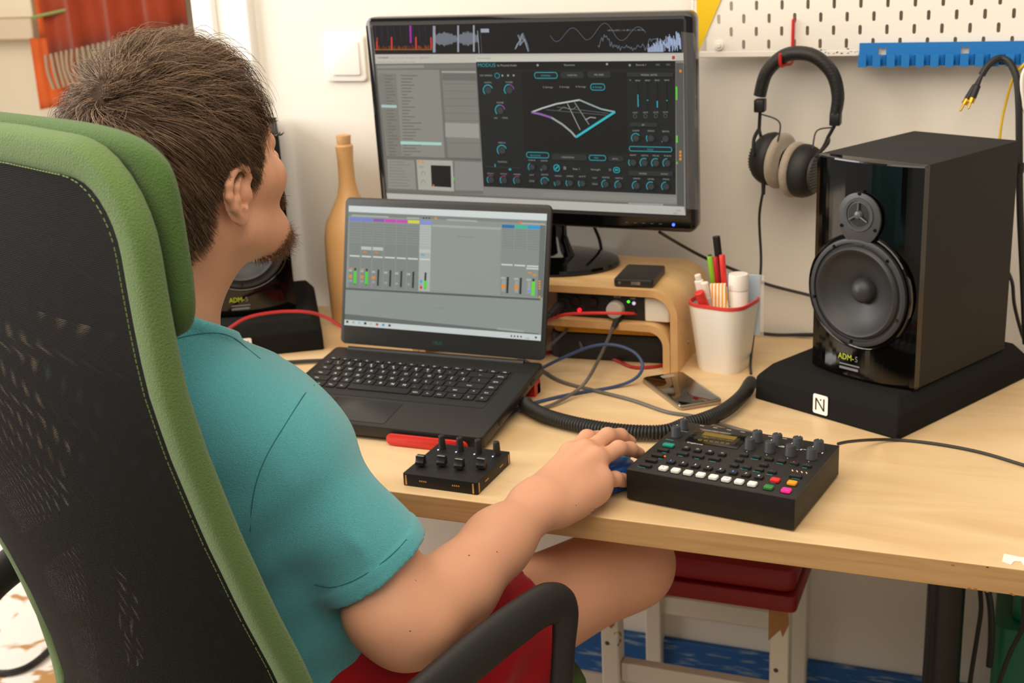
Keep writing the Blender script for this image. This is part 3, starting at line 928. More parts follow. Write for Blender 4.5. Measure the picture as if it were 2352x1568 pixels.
for k in range(9): ui.line([(486, 940 + k * 17), (486 + rnd.uniform(60, 125), 944 + k * 17)], .0010, '75736b')
ui.quad((640, 930), (846, 938), (856, 1112), (652, 1100), 'a9a79b')
ui.quad((722, 962), (836, 967), (840, 1090), (728, 1082), '141414')
ui.rect(648, 936, 660, 948, 'd98a1d'); ui.rect(670, 938, 682, 950, 'd98a1d'); ui.rect(735, 1072, 742, 1084, 'c98a2a'); ui.rect(848, 1030, 858, 1046, '5fbf3e')
ui.text(655, 975, 'Drive', .004, '5a5850')
for yy in (1010, 1060): ui.arc(680, yy, .004, -40, 220, .0008, '75736b')
ui.quad((856, 940), (1020, 948), (1022, 1110), (862, 1106), '888680')
ui.quad((470, 1105), (2152, 1200), (2152, 1212), (472, 1130), '6a6862')
ui.quad((1360, 1120), (2152, 1160), (2152, 1192), (1360, 1150), '85837d')
ui.quad((470, 1118), (2152, 1210), (2160, 1258), (476, 1167), 'b7b4ac')
ui.text(2105, 1234, '12:30', .0035, '5d5b55'); ui.text(2090, 1250, '10/07', .0035, '5d5b55')
ui.quad((1840, 1184), (2035, 1193), (2035, 1205), (1840, 1195), '98968e')
ui.quad((2108, 402), (2150, 402), (2152, 1205), (2112, 1203), '56544f')
ui.quad((2106, 535), (2116, 535), (2116, 610), (2107, 610), '62c93e'); ui.quad((2108, 810), (2117, 810), (2117, 850), (2108, 850), '62c93e'); ui.quad((2109, 958), (2116, 958), (2116, 970), (2109, 970), '62c93e')
ui.rect(2128, 440, 2140, 455, 'd98a1d')
for k in range(3): ui.rect(2126, 895 + k * 20, 2138, 910 + k * 20, 'd98a1d')
# synth plug-in window
ui.quad((978, 348), (2110, 357), (2110, 388), (980, 376), 'c6c2b5'); ui.rect(2087, 361, 2104, 381, 'b33a34')
ui.text(984, 362, 'Modus/6-Modus', .004, '7c7a70', .025)
D0, D1, D2, TE, GT = '121313', '1a1c1c', '2a2c2c', '2ba3ad', '9a9a96'
ui.quad((980, 378), (2106, 390), (2106, 1142), (1024, 1086), D1)
ui.quad((1238, 440), (1832, 450), (1840, 910), (1256, 890), D0)
ui.quad((980, 378), (2106, 390), (2106, 432), (984, 424), D0)
ui.text(988, 407, 'MODUS', .0085, '2f929c', .032); ui.text(1100, 405, 'by Physical Audio', .0045, GT, .034)
ui.text(1480, 408, 'Examina', .004, GT, .018)
for x in (1330, 1722): ui.dot(x, 402, .0018, GT)
ui.text(1885, 414, 'Reverb 1', .0042, GT, .016); ui.dot(1850, 410, .0032, D2); ui.dot(1850, 410, .0015, GT)
for x in (2007, 2065): ui.rect(x - 14, 402, x + 14, 418, D2); ui.rect(x - 9, 406, x + 9, 413, '55585a')
ui.text(1002, 460, 'KEY SPREAD', .0036, GT, .022); ui.arc(1100, 458, .0045, 0, 360, .0008, TE, 16)
for x in (1130, 1162, 1194): ui.dot(x, 458, .0016, GT)
for a, c, tx_, on in ((1312, 1442, 'STRINGS', 1), (1460, 1590, 'CONNECTIONS', 0), (1612, 1742, 'FILTER', 0)):
    ui.pill(a, 443, c, 478, .0010, TE if on else D2, D1 if on else D2); ui.text((a + c) / 2 - 27, 466, tx_, .0036, TE if on else GT, .016)
for x, s in ((1360, '2 Strings'), (1453, '3 Strings'), (1545, '4 Strings')): ui.text(x, 531, s, .0036, GT, .017)
ui.pill(1630, 512, 1710, 549, .0010, TE, D1); ui.text(1642, 535, '6 Strings', .0036, TE, .015)
for x, y, s, c2 in ((1049, 540, 'DAMPING', None), (1169, 540, 'TONE', '8a4fa0'), (1118, 655, 'TIME', '8a4fa0'), (1129, 882, 'STRETCH', None)):
    ui.knob(x, y, .0092, .75 if c2 is None else .5, TE, c2); ui.text(x - 22, y - 40, s, .0034, GT, .013)
ui.text(1084, 702, 'MIN', .0034, GT); ui.text(1130, 702, 'STRING', .0034, GT, .010)
ui.text(1106, 950, 'POSITION', .0034, GT, .016)
ui.line([(1038, 972), (1238, 984)], .0008, '3a3c3c'); ui.rect(1087, 958, 1093, 976, TE); ui.rect(1168, 985, 1182, 996, TE)
for x, y, s in ((1068, 1048, 'DELAY'), (1142, 1051, 'ATTACK'), (1218, 1054, 'RELEASE')): ui.knob(x, y, .0078, .3, TE, '8a3a6a'); ui.text(x - 22, y - 33, s, .0032, GT, .012)
# string shape
top_, lft, rgt, bot_ = (1568, 602), (1296, 668), (1768, 672), (1548, 812)
c1 = [(1296, 668), (1360, 645), (1440, 622), (1568, 602)]; c2 = [(1568, 602), (1620, 625), (1690, 655), (1768, 672)]
c3 = [(1296, 668), (1350, 680), (1410, 700), (1470, 738), (1520, 780), (1548, 812)]; c4_ = [(1548, 812), (1660, 740), (1768, 672)]
ui.line(c1, .0024, 'b9bcbc'); ui.line(c2, .0024, '93a3a6'); ui.line(c3, .0030, '9ba0a0'); ui.line(c4_, .0036, '36b3bb')
ui.line(c3[:3], .0032, '8a5fa0')
ui.line([(1500, 622), (1572, 772)], .0013, '9a9c9c'); ui.line([(1540, 615), (1622, 742)], .0013, '8a8c8c')
ui.line([(1380, 655), (1720, 690)], .0007, '6a6c6c'); ui.line([(1440, 640), (1730, 680)], .0007, '6a6c6c')
ui.line([(1450, 660), (1480, 640), (1500, 650), (1530, 655), (1550, 640)], .0009, '7c7e7e'); ui.line([(1600, 715), (1630, 700), (1660, 705)], .0014, 'a2a4a4')
ui.pill(1268, 893, 1395, 928, .0010, TE, D1); ui.text(1290, 916, 'EXCITATION', .0034, TE, .018)
ui.pill(1412, 905, 1610, 944, .0006, D2, D2); ui.text(1465, 928, 'CONDITIONS', .0036, GT, .022)
ui.pill(1622, 914, 1716, 946, .0010, TE, D1); ui.text(1650, 934, 'PREC', .0034, TE); ui.pill(1730, 920, 1815, 950, .0006, D2, D2); ui.text(1752, 940, 'ADVCL', .0034, GT, .010)
for x, y, s, a in ((1300, 978, 'FORCE', .4), (1370, 982, 'DIAMETER', .1), (1373, 1060, 'RATE', .8), (1448, 1068, 'STRENGTH', .2), (1515, 1070, 'SPEED', .3), (1585, 1073, 'ATT', .3), (1716, 1079, 'RATE', .5), (1790, 1084, 'DEPTH', .5)):
    ui.knob(x, y, .0074, a); ui.text(x - 20, y - 36, s, .0032, GT, .012)
for x, y in ((1300, 1055), (1655, 1075)): ui.pill(x - 18, y - 10, x + 18, y + 10, .0006, D2, D2); ui.text(x - 14, y + 5, 'SYNC', .0032, GT, .009); ui.text(x - 14, y - 30, 'HOST', .0030, GT, .008)
ui.pill(1424, 965, 1456, 1002, .0014, TE); ui.line([(1432, 992), (1448, 974)], .002, TE); ui.rect(1478, 976, 1494, 994, '6a6c6c')
ui.text(1530, 994, 'Step 1', .004, GT, .012); ui.text(1632, 998, 'Strength', .004, GT, .016)
ui.pill(1760, 984, 1794, 1014, .0012, TE); ui.rect(1768, 994, 1786, 1003, TE); ui.rect(1733, 990, 1748, 1004, '55585a')
ui.quad((1836, 448), (2096, 455), (2096, 478), (1838, 474), D2); ui.text(1915, 470, 'MODAL GATES', .0038, GT, .026)
for x, y0, y1 in ((1898, 575, 645), (1952, 605, 612), (2006, 612, 650), (2060, 608, 614)):
    ui.line([(x, 505), (x + 1, 655)], .0010, '080909'); ui.rect(x - 3, y0, x + 4, y1, TE); ui.text(x - 14, 500, 'BEND', .003, GT, .008)
ui.text(1850, 497, 'LF', .003, GT)
for x in (1882, 1940, 1998, 2052): ui.arc(x, 697, .0032, 0, 360, .0008, '55585a'); ui.text(x - 14, 680, 'GATE', .003, GT, .008)
ui.pill(1852, 732, 2006, 758, .0006, D2, D2); ui.text(1918, 750, 'AIR', .0034, GT)
for x, y, s, a in ((1886, 820, 'DAMP', .7), (1970, 822, 'FEEDBACK', .3), (2052, 826, 'BRITE', .05), (1870, 957, 'AMT', .3), (1934, 960, 'DEPTH', .6), (1998, 962, 'PICK', .6), (2062, 963, 'PAN', .5), (1890, 1088, 'DRIVE', .5), (1970, 1092, 'LEVEL', .6), (2054, 1094, 'MIX', .5)):
    ui.knob(x, y, .0078, a); ui.text(x - 18, y - 38, s, .0032, GT, .011)
ui.pill(1850, 866, 2088, 900, .0010, TE, D1); ui.text(1950, 888, 'DELAY', .0034, TE)
ui.quad((1846, 1002), (2092, 1010), (2092, 1036), (1848, 1030), D2); ui.text(1905, 1023, 'REVERB', .0034, GT, .012); ui.text(2025, 1027, 'OUTPUT', .0034, GT, .012)
ui.mb.build('display', 'screen', HD, (-.2655, -.1395, .0052), smooth=False)
mb = MB(); mb.cyl(.0022, .0022, .0042, .0058, 12); mb.build('power_led', mat('blue_led', '2f4dff', .4, emit='2f4dff', estr=5), HD, (.245, -.156, 0))
mb = MB()
for k in range(5): mb.box(.165 + k * .014, .170 + k * .014, -.1565, -.1555, .0043, .0045)
mb.build('button_marks', mat('grey_print', '4a4a4a', .5), HD, smooth=False)
# protective film left on the bezel, lifting at the right corner
mb = MB()
mb.add([(-.276, .155, .0050), (.268, .158, .0050), (.268, .1625, .0062), (-.276, .1625, .0062), (.20, .1495, .005), (-.25, .1495, .005)], [(0, 1, 2, 3), (5, 4, 1, 0)])
mb.add([(.262, .130, .0052), (.2855, .128, .009), (.284, .138, .010), (.262, .140, .0052), (.2855, -.13, .0048), (.2665, -.13, .0048)], [(0, 1, 2, 3), (5, 4, 1, 0)])
fm = bpy.data.materials.new('clear_film'); fm.use_nodes = True; nt = fm.node_tree
b = nt.nodes['Principled BSDF']; b.inputs['Roughness'].default_value = .12; b.inputs['Alpha'].default_value = .06; b.inputs['Base Color'].default_value = (.9, .9, .9, 1)
mb.build('peeling_film', fm, HD)

# ---------------------------------------------------------------- monitor speakers and foam pads
SPW, SPD, SPH = .169, .243, .31


def carve(o, mb):  # keeps flat facets so the gloss stays clean
    """cut a recess out of a mesh for good"""
    c_ = mb.build('recess', 'black'); c_.parent = o.parent; c_.matrix_parent_inverse.identity()
    bm_ = o.modifiers.new('cut', 'BOOLEAN'); bm_.object = c_; bm_.operation = 'DIFFERENCE'; bm_.solver = 'EXACT'
    me = bpy.data.meshes.new_from_object(o.evaluated_get(bpy.context.evaluated_depsgraph_get()))
    o.modifiers.clear(); o.data = me; me.polygons.foreach_set('use_smooth', [False] * len(me.polygons)); bpy.data.objects.remove(c_)


def speaker(loc, yaw, label):
    t = thing('studio_speaker', label, 'speaker', loc, yaw, 'studio speakers on foam pads')
    w2 = SPW / 2
    mb = MB(); mb.prism([(-w2, .016), (w2, .016), (w2, SPD), (-w2, SPD)], 0, SPH, .0015)
    mb.build('cabinet', 'vinyl', t)
    # front baffle: curved gloss face
    mb = MB(); pts = []
    for k in range(25):
        u = -1 + 2 * k / 24; pts.append((u * w2, -.010 + .014 * abs(u) ** 2.2))
    pts += [(w2, .0165), (-w2, .0165)]
    mb.prism(pts, 0, SPH, .003)
    BF = mb.build('baffle', 'gloss_black', t, ang=30)
    cut = MB(); cut.cyl(.0668, .0668, -.045, .03, 48, T=T((0, -.012, .128), PI / 2)); carve(BF, cut)
    cut = MB(); cut.cyl(.0668, .0668, -.045, .03, 48, T=T((0, -.012, .128), PI / 2)); cut.v = [(x, y + .02, z) for x, y, z in cut.v]; carve(t.children[0], cut)
    # recess ring around the drivers
    def disc(prof, cz, mt, name, n=48, par=BF, y=-.0125):
        m2 = MB(); m2.lathe(prof, n, 0, T((0, y, cz), PI / 2))
        return m2.build(name, mt, par)
    zc, zt = .128, .238
    disc([(.066, -.004), (.078, -.002), (.0815, .0004), (.083, -.001), (.083, -.006)], zc, 'gloss_black', 'trim_ring')
    wf = MB()
    wf.lathe([(.0765, -.002), (.0765, .0035), (.074, .005), (.070, .0048), (.0690, .0022), (.0660, .0020), (.0650, .006), (.0615, .0085), (.0575, .006), (.0555, .002), (.040, -.006), (.023, -.014), (.0185, -.016)], 56, 0, T((0, -.012, zc), PI / 2))
    wf.lathe([(.0185, -.016), (.0175, -.009), (.0135, -.003), (.007, .0005), (0, .0015)], 32, 0, T((0, -.012, zc), PI / 2))
    WF = wf.build('woofer', 'cone', t, ang=50)
    for k in range(5):
        a = R(50 + k * 72) if k else R(48)
        m2 = MB(); m2.lathe([(0, .0062), (.0020, .0062), (.0026, .005), (.0026, .003)], 10, 0, T((.0715 * math.cos(a), -.012, zc + .0715 * math.sin(a)), PI / 2))
        m2.build('screw', 'gloss_black', WF)
    tw = MB()
    # tweeter plate: egg shape that runs down to the woofer
    egg = []
    for k in range(40):
        a = k / 40 * 2 * PI; r0 = .034
        x = r0 * math.cos(a); z = r0 * math.sin(a)
        if z < 0: z *= 1.15
        egg.append((x, z))
    tw.prism(egg, 0, .0045, .0015, 0, T((0, -.012, zt - .004), PI / 2))
    tw.lathe([(.0235, .0045), (.0230, .0062), (.019, .0062), (.0175, .001), (.0165, .001)], 36, 0, T((0, -.0118, zt), PI / 2))
    TW = tw.build('tweeter', mat('tweeter_plate', '3b3c3f', .42), t, ang=40)
    m2 = MB(); m2.lathe([(.0166, .0046), (0, .0050)], 30, 0, T((0, -.0119, zt), PI / 2)); m2.build('tweeter_recess', 'black', TW)
    m2 = MB(); m2.lathe([(.0062, .0048), (.005, .0085), (.0025, .0098), (0, .0102)], 20, 0, T((0, -.0119, zt), PI / 2))
    for k in range(3):
        a = R(90 + k * 120)
        m2.tube([(.005 * math.cos(a), -.0195, zt + .005 * math.sin(a)), (.0165 * math.cos(a), -.0185, zt + .0165 * math.sin(a))], .0012, 6, smooth=1)
    m2.build('phase_plug', mat('plug_grey', '55565a', .35), TW)
    for x, z in ((0, .029), (-.0265, -.018), (.0265, -.018)):
        m2 = MB(); m2.lathe([(0, .0062), (.0020, .0062), (.0026, .0045)], 12, 0, T((x, -.012, zt + z), PI / 2)); m2.build('screw', 'gloss_black', TW)
    m2 = MB(); put_text(m2, 'ADM-', T((-.030, -.0108, .026), PI / 2), .0125, 0, .026)
    m2.build('badge', mat('green_badge', 'a6b51e', .4, emit='a6b51e', estr=.18), BF, smooth=False)
    m2 = MB(); put_text(m2, '5', T((-.0025, -.0108, .026), PI / 2), .0115, 0); m2.box(-.027, .006, -.0111, -.0108, .0185, .0205); m2.box(-.027, .004, -.0111, -.0108, .0120, .0155)
    m2.build('model_lettering', mat('grey_badge', '77777a', .4), BF, smooth=False)
    return t


def pad(loc, yaw, label, w_=.262, d_=.335):
    t = thing('foam_pad', label, 'speaker pad', loc, yaw, 'foam pads under the speakers')
    # slanted front and sides: outline bottom bigger than top
    zf, zb = .046, .058
    b0 = [(-w_ / 2, 0), (w_ / 2, 0), (w_ / 2, d_), (-w_ / 2, d_)]
    ins = .016
    t0 = [(-w_ / 2 + ins, ins * 1.4), (w_ / 2 - ins, ins * 1.4), (w_ / 2 - ins, d_ - ins), (-w_ / 2 + ins, d_ - ins)]
    m1 = [(-w_ / 2 + .001, .001), (w_ / 2 - .001, .001), (w_ / 2 - .001, d_ - .001), (-w_ / 2 + .001, d_ - .001)]
    vs = [(x, y, 0) for x, y in b0] + [(x, y, .036) for x, y in m1] + [(x, y, .054 if k < 2 else .056) for k, (x, y) in enumerate(t0)]
    fs = [(3, 2, 1, 0), (8, 9, 10, 11)]
    for a in (0, 4):
        for k in range(4):
            j = (k + 1) % 4; fs.append((a + k, a + j, a + 4 + j, a + 4 + k))
    mb = MB(); mb.add(vs, fs)
    o = mb.build('foam_block', 'foam', t, bevel=.003)
    mb = MB(); mb.rbox(.0235, .0004, .030, .0001, 0, 0)
    mb = MB(); mb.prism(rr(.0250, .0290, .003), 0, .0006, 0, 0, T((-.004, -.0008, .0205), PI / 2))
    # N mark with rounded stroke
    mb2 = MB()
    for pts in ([(-.0075, -.0095), (-.0075, .0085)], [(-.0075, .0085), (.0062, -.0088)], [(.0062, -.0088), (.0062, .0095), ]):
        (x0, y0), (x1, y1) = pts; d = Vector((x1 - x0, y1 - y0)); n_ = Vector((-d.y, d.x)).normalized() * .0011
        mb2.prism([(x0 - n_.x, y0 - n_.y), (x1 - n_.x, y1 - n_.y), (x1 + n_.x, y1 + n_.y), (x0 + n_.x, y0 + n_.y)], .0006, .0009, 0, 0, T((-.004, -.0008, .0205), PI / 2))
    mb2.prism(circ(.0013, 10, (.0006, .0072)), .0006, .0009, 0, 0, T((-.004, -.0008, .0205), PI / 2))
    lb = mb.build('logo_tag', 'white_pap', t)
    mb2.build('logo_mark', 'black', lb, smooth=False)
    return t


pad((0.073, 0.394, 0.75), -0.4818, 'black foam pad under the right speaker, white N tag on its front', .246, .34)
speaker((0.119, 0.4211, .8062), -.478, 'right black studio speaker beside the white pen cup and headphones')
LY = .565
pad((-0.9116, 0.4389, .75), .565, 'black foam pad under the left speaker, behind the person\'s shoulder', .262, .30)
speaker((-0.9484, 0.5078, .8062), .565, 'left black studio speaker, mostly hidden behind the person\'s face')

# ---------------------------------------------------------------- pen cup
CUP = (-.112, .583, .75)
t = thing('pen_cup', 'white square plastic cup with a red rim, full of pens', 'cup', CUP, -.25)
n = 6
vs = []; fs = []
levels = [(.070, 0), (.072, .004), (.096, .108), (.0965, .1125), (.0925, .1125), (.092, .108), (.067, .006)]
for s_, z in levels:
    for x, y in rr(s_, s_, s_ * .3, 5): vs.append((x, y, z))
nn = len(rr(1, 1, .3, 5))
for k in range(len(levels) - 1):
    for i in range(nn):
        j = (i + 1) % nn; fs.append((k * nn + i, k * nn + j, (k + 1) * nn + j, (k + 1) * nn + i))
fs += [tuple(range(nn))[::-1], tuple((len(levels) - 1) * nn + i for i in range(nn))]
mb = MB(); mb.add(vs, fs)
mb.build('body', 'white', t)
mb = MB()
vs = []; fs = []
for s_, z in ((.0972, .108), (.0975, .1135), (.0918, .1135), (.0915, .106)):
    for x, y in rr(s_, s_, s_ * .3, 5): vs.append((x, y, z))
for k in range(3):
    for i in range(nn):
        j = (i + 1) % nn; fs.append((k * nn + i, k * nn + j, (k + 1) * nn + j, (k + 1) * nn + i))
mb.add(vs, fs); mb.build('rim', mat('red_rim', 'd9423c', .45), t)


def pen(name, label, base_, top_, r, segs, group=None):
    """pen standing in the cup: segs = list of (from fraction, to fraction, radius scale, material, part name)"""
    b_ = Vector(base_); d = Vector(top_) - b_; L = d.length
    o = thing(name, label, 'pen', base_, 0, group)
    q_ = d.to_track_quat('Z', 'Y').to_matrix().to_4x4()
    for f0, f1, rs, mt, pn in segs:
        mb = MB(); mb.lathe([(0, f0 * L), (r * rs * .9, f0 * L), (r * rs, f0 * L + .001), (r * rs, f1 * L - .001), (r * rs * .85, f1 * L), (0, f1 * L)], 18, 0, q_)
        mb.build(pn, mt, o)
    return o


def cz(x, y, z): return (x, y, z)
green = mat('lime_cap', '7fb51c', .4); dred = mat('dark_red_cap', 'b01c26', .4); bred = mat('bright_red_cap', 'd8332c', .4)
striped = bpy.data.materials.new('orange_white_stripes'); striped.use_nodes = True
nt = striped.node_tree; b = nt.nodes['Principled BSDF']; b.inputs['Roughness'].default_value = .4
tc = node(nt, 'ShaderNodeTexCoord'); sp = node(nt, 'ShaderNodeSeparateXYZ'); mth = node(nt, 'ShaderNodeMath', operation='SINE'); mu = node(nt, 'ShaderNodeMath', operation='MULTIPLY'); mu.inputs[1].default_value = 1100
gt = node(nt, 'ShaderNodeMath', operation='GREATER_THAN'); gt.inputs[1].default_value = -.1
mx = node(nt, 'ShaderNodeMix', data_type='RGBA'); mx.inputs[6].default_value = (*hexc('f1ece2'), 1); mx.inputs[7].default_value = (*hexc('eda12c'), 1)
nt.links.new(tc.outputs['Object'], sp.inputs[0]); nt.links.new(sp.outputs[0], mu.inputs[0]); nt.links.new(mu.outputs[0], mth.inputs[0]); nt.links.new(mth.outputs[0], gt.inputs[0]); nt.links.new(gt.outputs[0], mx.inputs[0]); nt.links.new(mx.outputs[2], b.inputs['Base Color'])
fine = 'fineliners in the white cup'
stripe = lambda: striped
pen('fineliner', 'thin pen with a lime green cap in the white cup', (-.113, .586, .765), (-0.1353, 0.585, 0.9328), .0042, [(0, .70, 1, 'white', 'barrel'), (.70, .99, 1.12, green, 'cap'), (.99, 1.0, .8, 'black', 'cap_tip')], fine)
pen('fineliner', 'thin pen with a dark red cap, between the green and bright red caps', (-.108, .580, .765), (-0.1275, 0.587, 0.9292), .0042, [(0, .72, 1, 'white', 'barrel'), (.72, 1, 1.12, dred, 'cap')], fine)
pen('fineliner', 'thin pen with a bright red cap in the white cup', (-.100, .578, .765), (-0.1148, 0.58, 0.935), .0042, [(0, .70, 1, 'white', 'barrel'), (.70, 1, 1.12, bred, 'cap')], fine)
pen('marker', 'tall black marker standing highest in the white cup', (-.103, .592, .765), (-0.128, 0.598, 0.9602), .0052, [(0, .72, .7, 'black', 'barrel'), (.72, 1, 1.15, 'black', 'cap')])
pen('marker', 'white marker with a round white cap at the cup\'s left', (-.125, .576, .772), (-0.1505, 0.567, 0.9049), .0085, [(0, .80, 1, 'white', 'barrel'), (.8, .93, .85, 'white', 'cap'), (.93, 1, .6, 'white', 'cap_tip')])
pen('marker', 'grey marker leaning beside the round white one', (-.120, .570, .772), (-0.1383, 0.562, 0.8942), .0075, [(0, .8, 1, mat('pale_grey_plastic', 'b5b3b0', .4), 'barrel'), (.8, 1, .8, 'white', 'cap')])
pen('marker', 'short marker with a red end, lowest in the white cup', (-.119, .571, .80), (-0.1439, 0.548, 0.8822), .0078, [(0, .5, .6, 'black', 'barrel'), (.5, 1, 1, bred, 'cap')])
t = thing('pen_pack', 'orange and white striped pen pack standing in the white cup', 'pen pack', (-.104, .560, .780), -.2)
mb = MB(); mb.rbox(.027, .007, .114, .003, .001, 0, T((0, 0, 0), 0, -.12)); mb.build('sleeve', striped, t)
t = thing('glue_bottle', 'small white bottle with a wide cap in the cup', 'bottle', (-.088, .578, .792), 0)
mb = MB(); mb.lathe([(0, 0), (.0145, 0), (.0155, .002), (.0155, .088), (.0145, .09), (0, .09)], 28); mb.build('body', 'white', t)
mb = MB(); mb.lathe([(0, .090), (.0160, .090), (.0156, .112), (.0145, .1145), (0, .1145)], 28); mb.build('cap', 'white', t)
t = thing('note_pad', 'pale blue notes in a clear sleeve at the back of the cup', 'notes', (-.088, .607, .80), -.05)
mb = MB(); mb.rbox(.058, .004, .098, .002, 0); mb.build('notes', mat('pale_blue_paper', '9fc3de', .7), t)
mb = MB(); mb.rbox(.066, .0012, .100, .001, 0, 0, None, (.003, -.003, 0)); fm2 = fm.copy(); fm2.node_tree.nodes['Principled BSDF'].inputs['Alpha'].default_value = .25
mb.build('clear_sleeve', fm2, t)

# ---------------------------------------------------------------- smartphone
t = thing('smartphone', 'smartphone lying face up on the desk in front of the riser', 'phone', (-.1475, .448, .7502), -0.877)
mb = MB(); mb.prism([(x, y) for x, y in rr(.142, .070, .009)], 0, .0078, .0022); mb.build('case', mat('phone_frame', 'a89c8c', .25, metal=.8), t)
mb = MB(); mb.prism([(x, y) for x, y in rr(.137, .066, .008)], .0078, .0084, .0003); mb.build('screen', mat('dark_phone_glass', '0b0a0a', .03, coat=1, spec=1.0), t)
mb = MB(); mb.rbox(.012, .022, .0003, .003, 0, 0, None, (-.056, .004, .0084)); mb.build('earpiece', mat('earpiece_grey', '9a8f80', .4), t)

# ---------------------------------------------------------------- headphones on a hook
HX, HY = -.022, .700
t = thing('headphones', 'black over-ear headphones with worn grey pads hanging from the pegboard', 'headphones', (HX, HY, 1.0), 0)
hb = [(-.0585, 0, .150), (-.060, 0, .165), (-.050, 0, .200), (-.026, 0, .2245), (0, 0, .2305), (.028, 0, .223), (.052, 0, .198), (.061, 0, .165), (.058, 0, .135)]
mb = MB(); mb.tube(hb[1:], [.010, .0105, .011, .011, .011, .0105, .010, .009], 14, flat=1.35, up=(0, 1, 0), smooth=7)
HBAND = mb.build('headband_pad', mat('black_leatherette', '1a1918', .5, bump=.4, bscale=300), t)
for sx, px_, pz in ((-1, -.0590, .150), (1, .0585, .130)):
    mb = MB(); mb.rbox(.017, .024, .020, .004, .002, 0, None, (px_, 0, pz - .010)); mb.build('end_cap', 'black', t)
# yokes
for sx, A, B_ in ((-1, (-.0590, 0, .142), (-.062, 0, .076)), (1, (.0585, 0, .122), (.035, 0, .076))):
    mb = MB()
    A = Vector(A); B_ = Vector(B_); mid = A.lerp(B_, .45)
    mb.tube([A, mid], .0028, 8, smooth=1)
    mb.tube([mid, mid + Vector((-.003, -.026, -.012)), B_ + Vector((0, -.036, 0))], .0026, 8, flat=1.6, smooth=6)
    mb.tube([mid, mid + Vector((-.003, .026, -.012)), B_ + Vector((0, .036, 0))], .0026, 8, flat=1.6, smooth=6)
    mb.build('yoke', 'black_soft', t)
    mb = MB(); mb.tube([A + Vector((.004 * -sx, -.012, -.004)), A.lerp(B_, .4) + Vector((-sx * .036 if sx < 0 else -sx * .016, -.02, .010)), B_ + Vector((-sx * .034 if sx < 0 else -sx * .006, -.030, .012))], .0013, 6, smooth=8)
    mb.build('wire', 'black', t)


def earcup(cx, cz_, flip, tilt, turn):
    """axis points outward; flip=-1 outward to -x"""
    Tm = T((cx, 0, cz_), 0, tilt, turn) @ T((0, 0, 0), 0, flip * PI / 2, 0)
    mb = MB(); mb.lathe([(.0, .0), (.040, .0), (.0425, .004), (.0425, .012), (.040, .020), (.036, .027), (.030, .030), (0, .0315)], 40, 0, Tm)
    CUPO = mb.build('ear_cup', 'black_soft', t)
    mb = MB(); mb.lathe([(.031, .0305), (.029, .0335), (.012, .0345), (0, .0345)], 32, 0, Tm)
    for k in range(-5, 6):
        hl_ = math.sqrt(.0285 ** 2 - (k * .0048) ** 2); mb.box(-.0012, .0012, -hl_, hl_, .0330, .0352, 0, Tm @ T((k * .0048, 0, 0)))
    mb.build('grille', mat('grey_grille', '3f3d3b', .5), CUPO)
    mb = MB(); prof = []
    for k in range(13):
        a = -PI / 2 + k / 12 * PI
        prof.append((.0345 + .0105 * math.cos(a), -.0075 + .0075 * math.sin(a)))
    prof = [(.022, -.017)] + prof + [(.022, -.001)]
    mb.lathe(prof, 44, 0, Tm)
    mb.build('ear_pad', mat('worn_grey_velour', 'a89a88', .95, noise=.22, nscale=90, bump=.5, bscale=500, sheen=.5), CUPO)
    return CUPO


earcup(-.032, .064, -1, .10, -.35)
earcup(.004, .048, 1, .05, -.35)
hcord = [(HX - .050, HY - .018, 1.032)] + [(-0.0773, 0.6881, 1.0213)]
mb = MB(); mb.lathe([(0, 0), (.003, 0), (.0035, .02), (.003, .022), (0, .022)], 12, 0, T((-.049, -.018, .011)))
mb.build('strain_relief', 'rubber', t)
# cord and coil belong to the headphones
cord = [(-.0715, .682, 1.016), (-0.0785, 0.69, 0.971), (-0.0749, 0.69, 0.8987), (-0.0766, 0.68, 0.8423), (-0.0752, 0.64, 0.7948), (-0.0673, 0.575, 0.7647), (-0.0565, 0.5255, 0.762)]
mb = MB(); mb.tube([Vector(p_) - Vector((HX, HY, 1.0)) for p_ in cord], .0022, 8, smooth=10); mb.build('cord', 'dark_cable', t)
coil = [Vector(p_) for p_ in [(-0.0474, 0.4873, 0.766), (-0.0476, 0.4278, 0.764), (-0.0585, 0.3599, 0.764), (-0.0784, 0.3157, 0.764), (-0.0996, 0.2878, 0.764), (-0.117, 0.2592, 0.7635), (-0.1475, 0.2462, 0.7635), (-0.1969, 0.2433, 0.7635), (-0.2515, 0.2529, 0.7635), (-0.3011, 0.2718, 0.7635), (-0.3377, 0.2976, 0.764), (-0.3502, 0.3142, 0.765)]]
off = Vector((HX, HY, 1.0))
# smooth centreline then wind a helix round it
cl = []
for i in range(len(coil) - 1):
    p0 = coil[max(i - 1, 0)]; p1 = coil[i]; p2 = coil[i + 1]; p3 = coil[min(i + 2, len(coil) - 1)]
    for k in range(30):
        u_ = k / 30
        cl.append(.5 * ((2 * p1) + (p2 - p0) * u_ + (2 * p0 - 5 * p1 + 4 * p2 - p3) * u_ * u_ + (-p0 + 3 * p1 - 3 * p2 + p3) * u_ ** 3))
cum = [0.]
for i in range(1, len(cl)): cum.append(cum[-1] + (cl[i] - cl[i - 1]).length)
def at_s(s_):
    import bisect
    i = min(max(bisect.bisect(cum, s_) - 1, 0), len(cl) - 2)
    u_ = (s_ - cum[i]) / max(cum[i + 1] - cum[i], 1e-9)
    return cl[i].lerp(cl[i + 1], u_), (cl[i + 1] - cl[i]).normalized()
tot = cum[-1]; s0 = .105; pitch = .0046; rad = .0088
hel = []
nturn = int((tot - s0) / pitch)
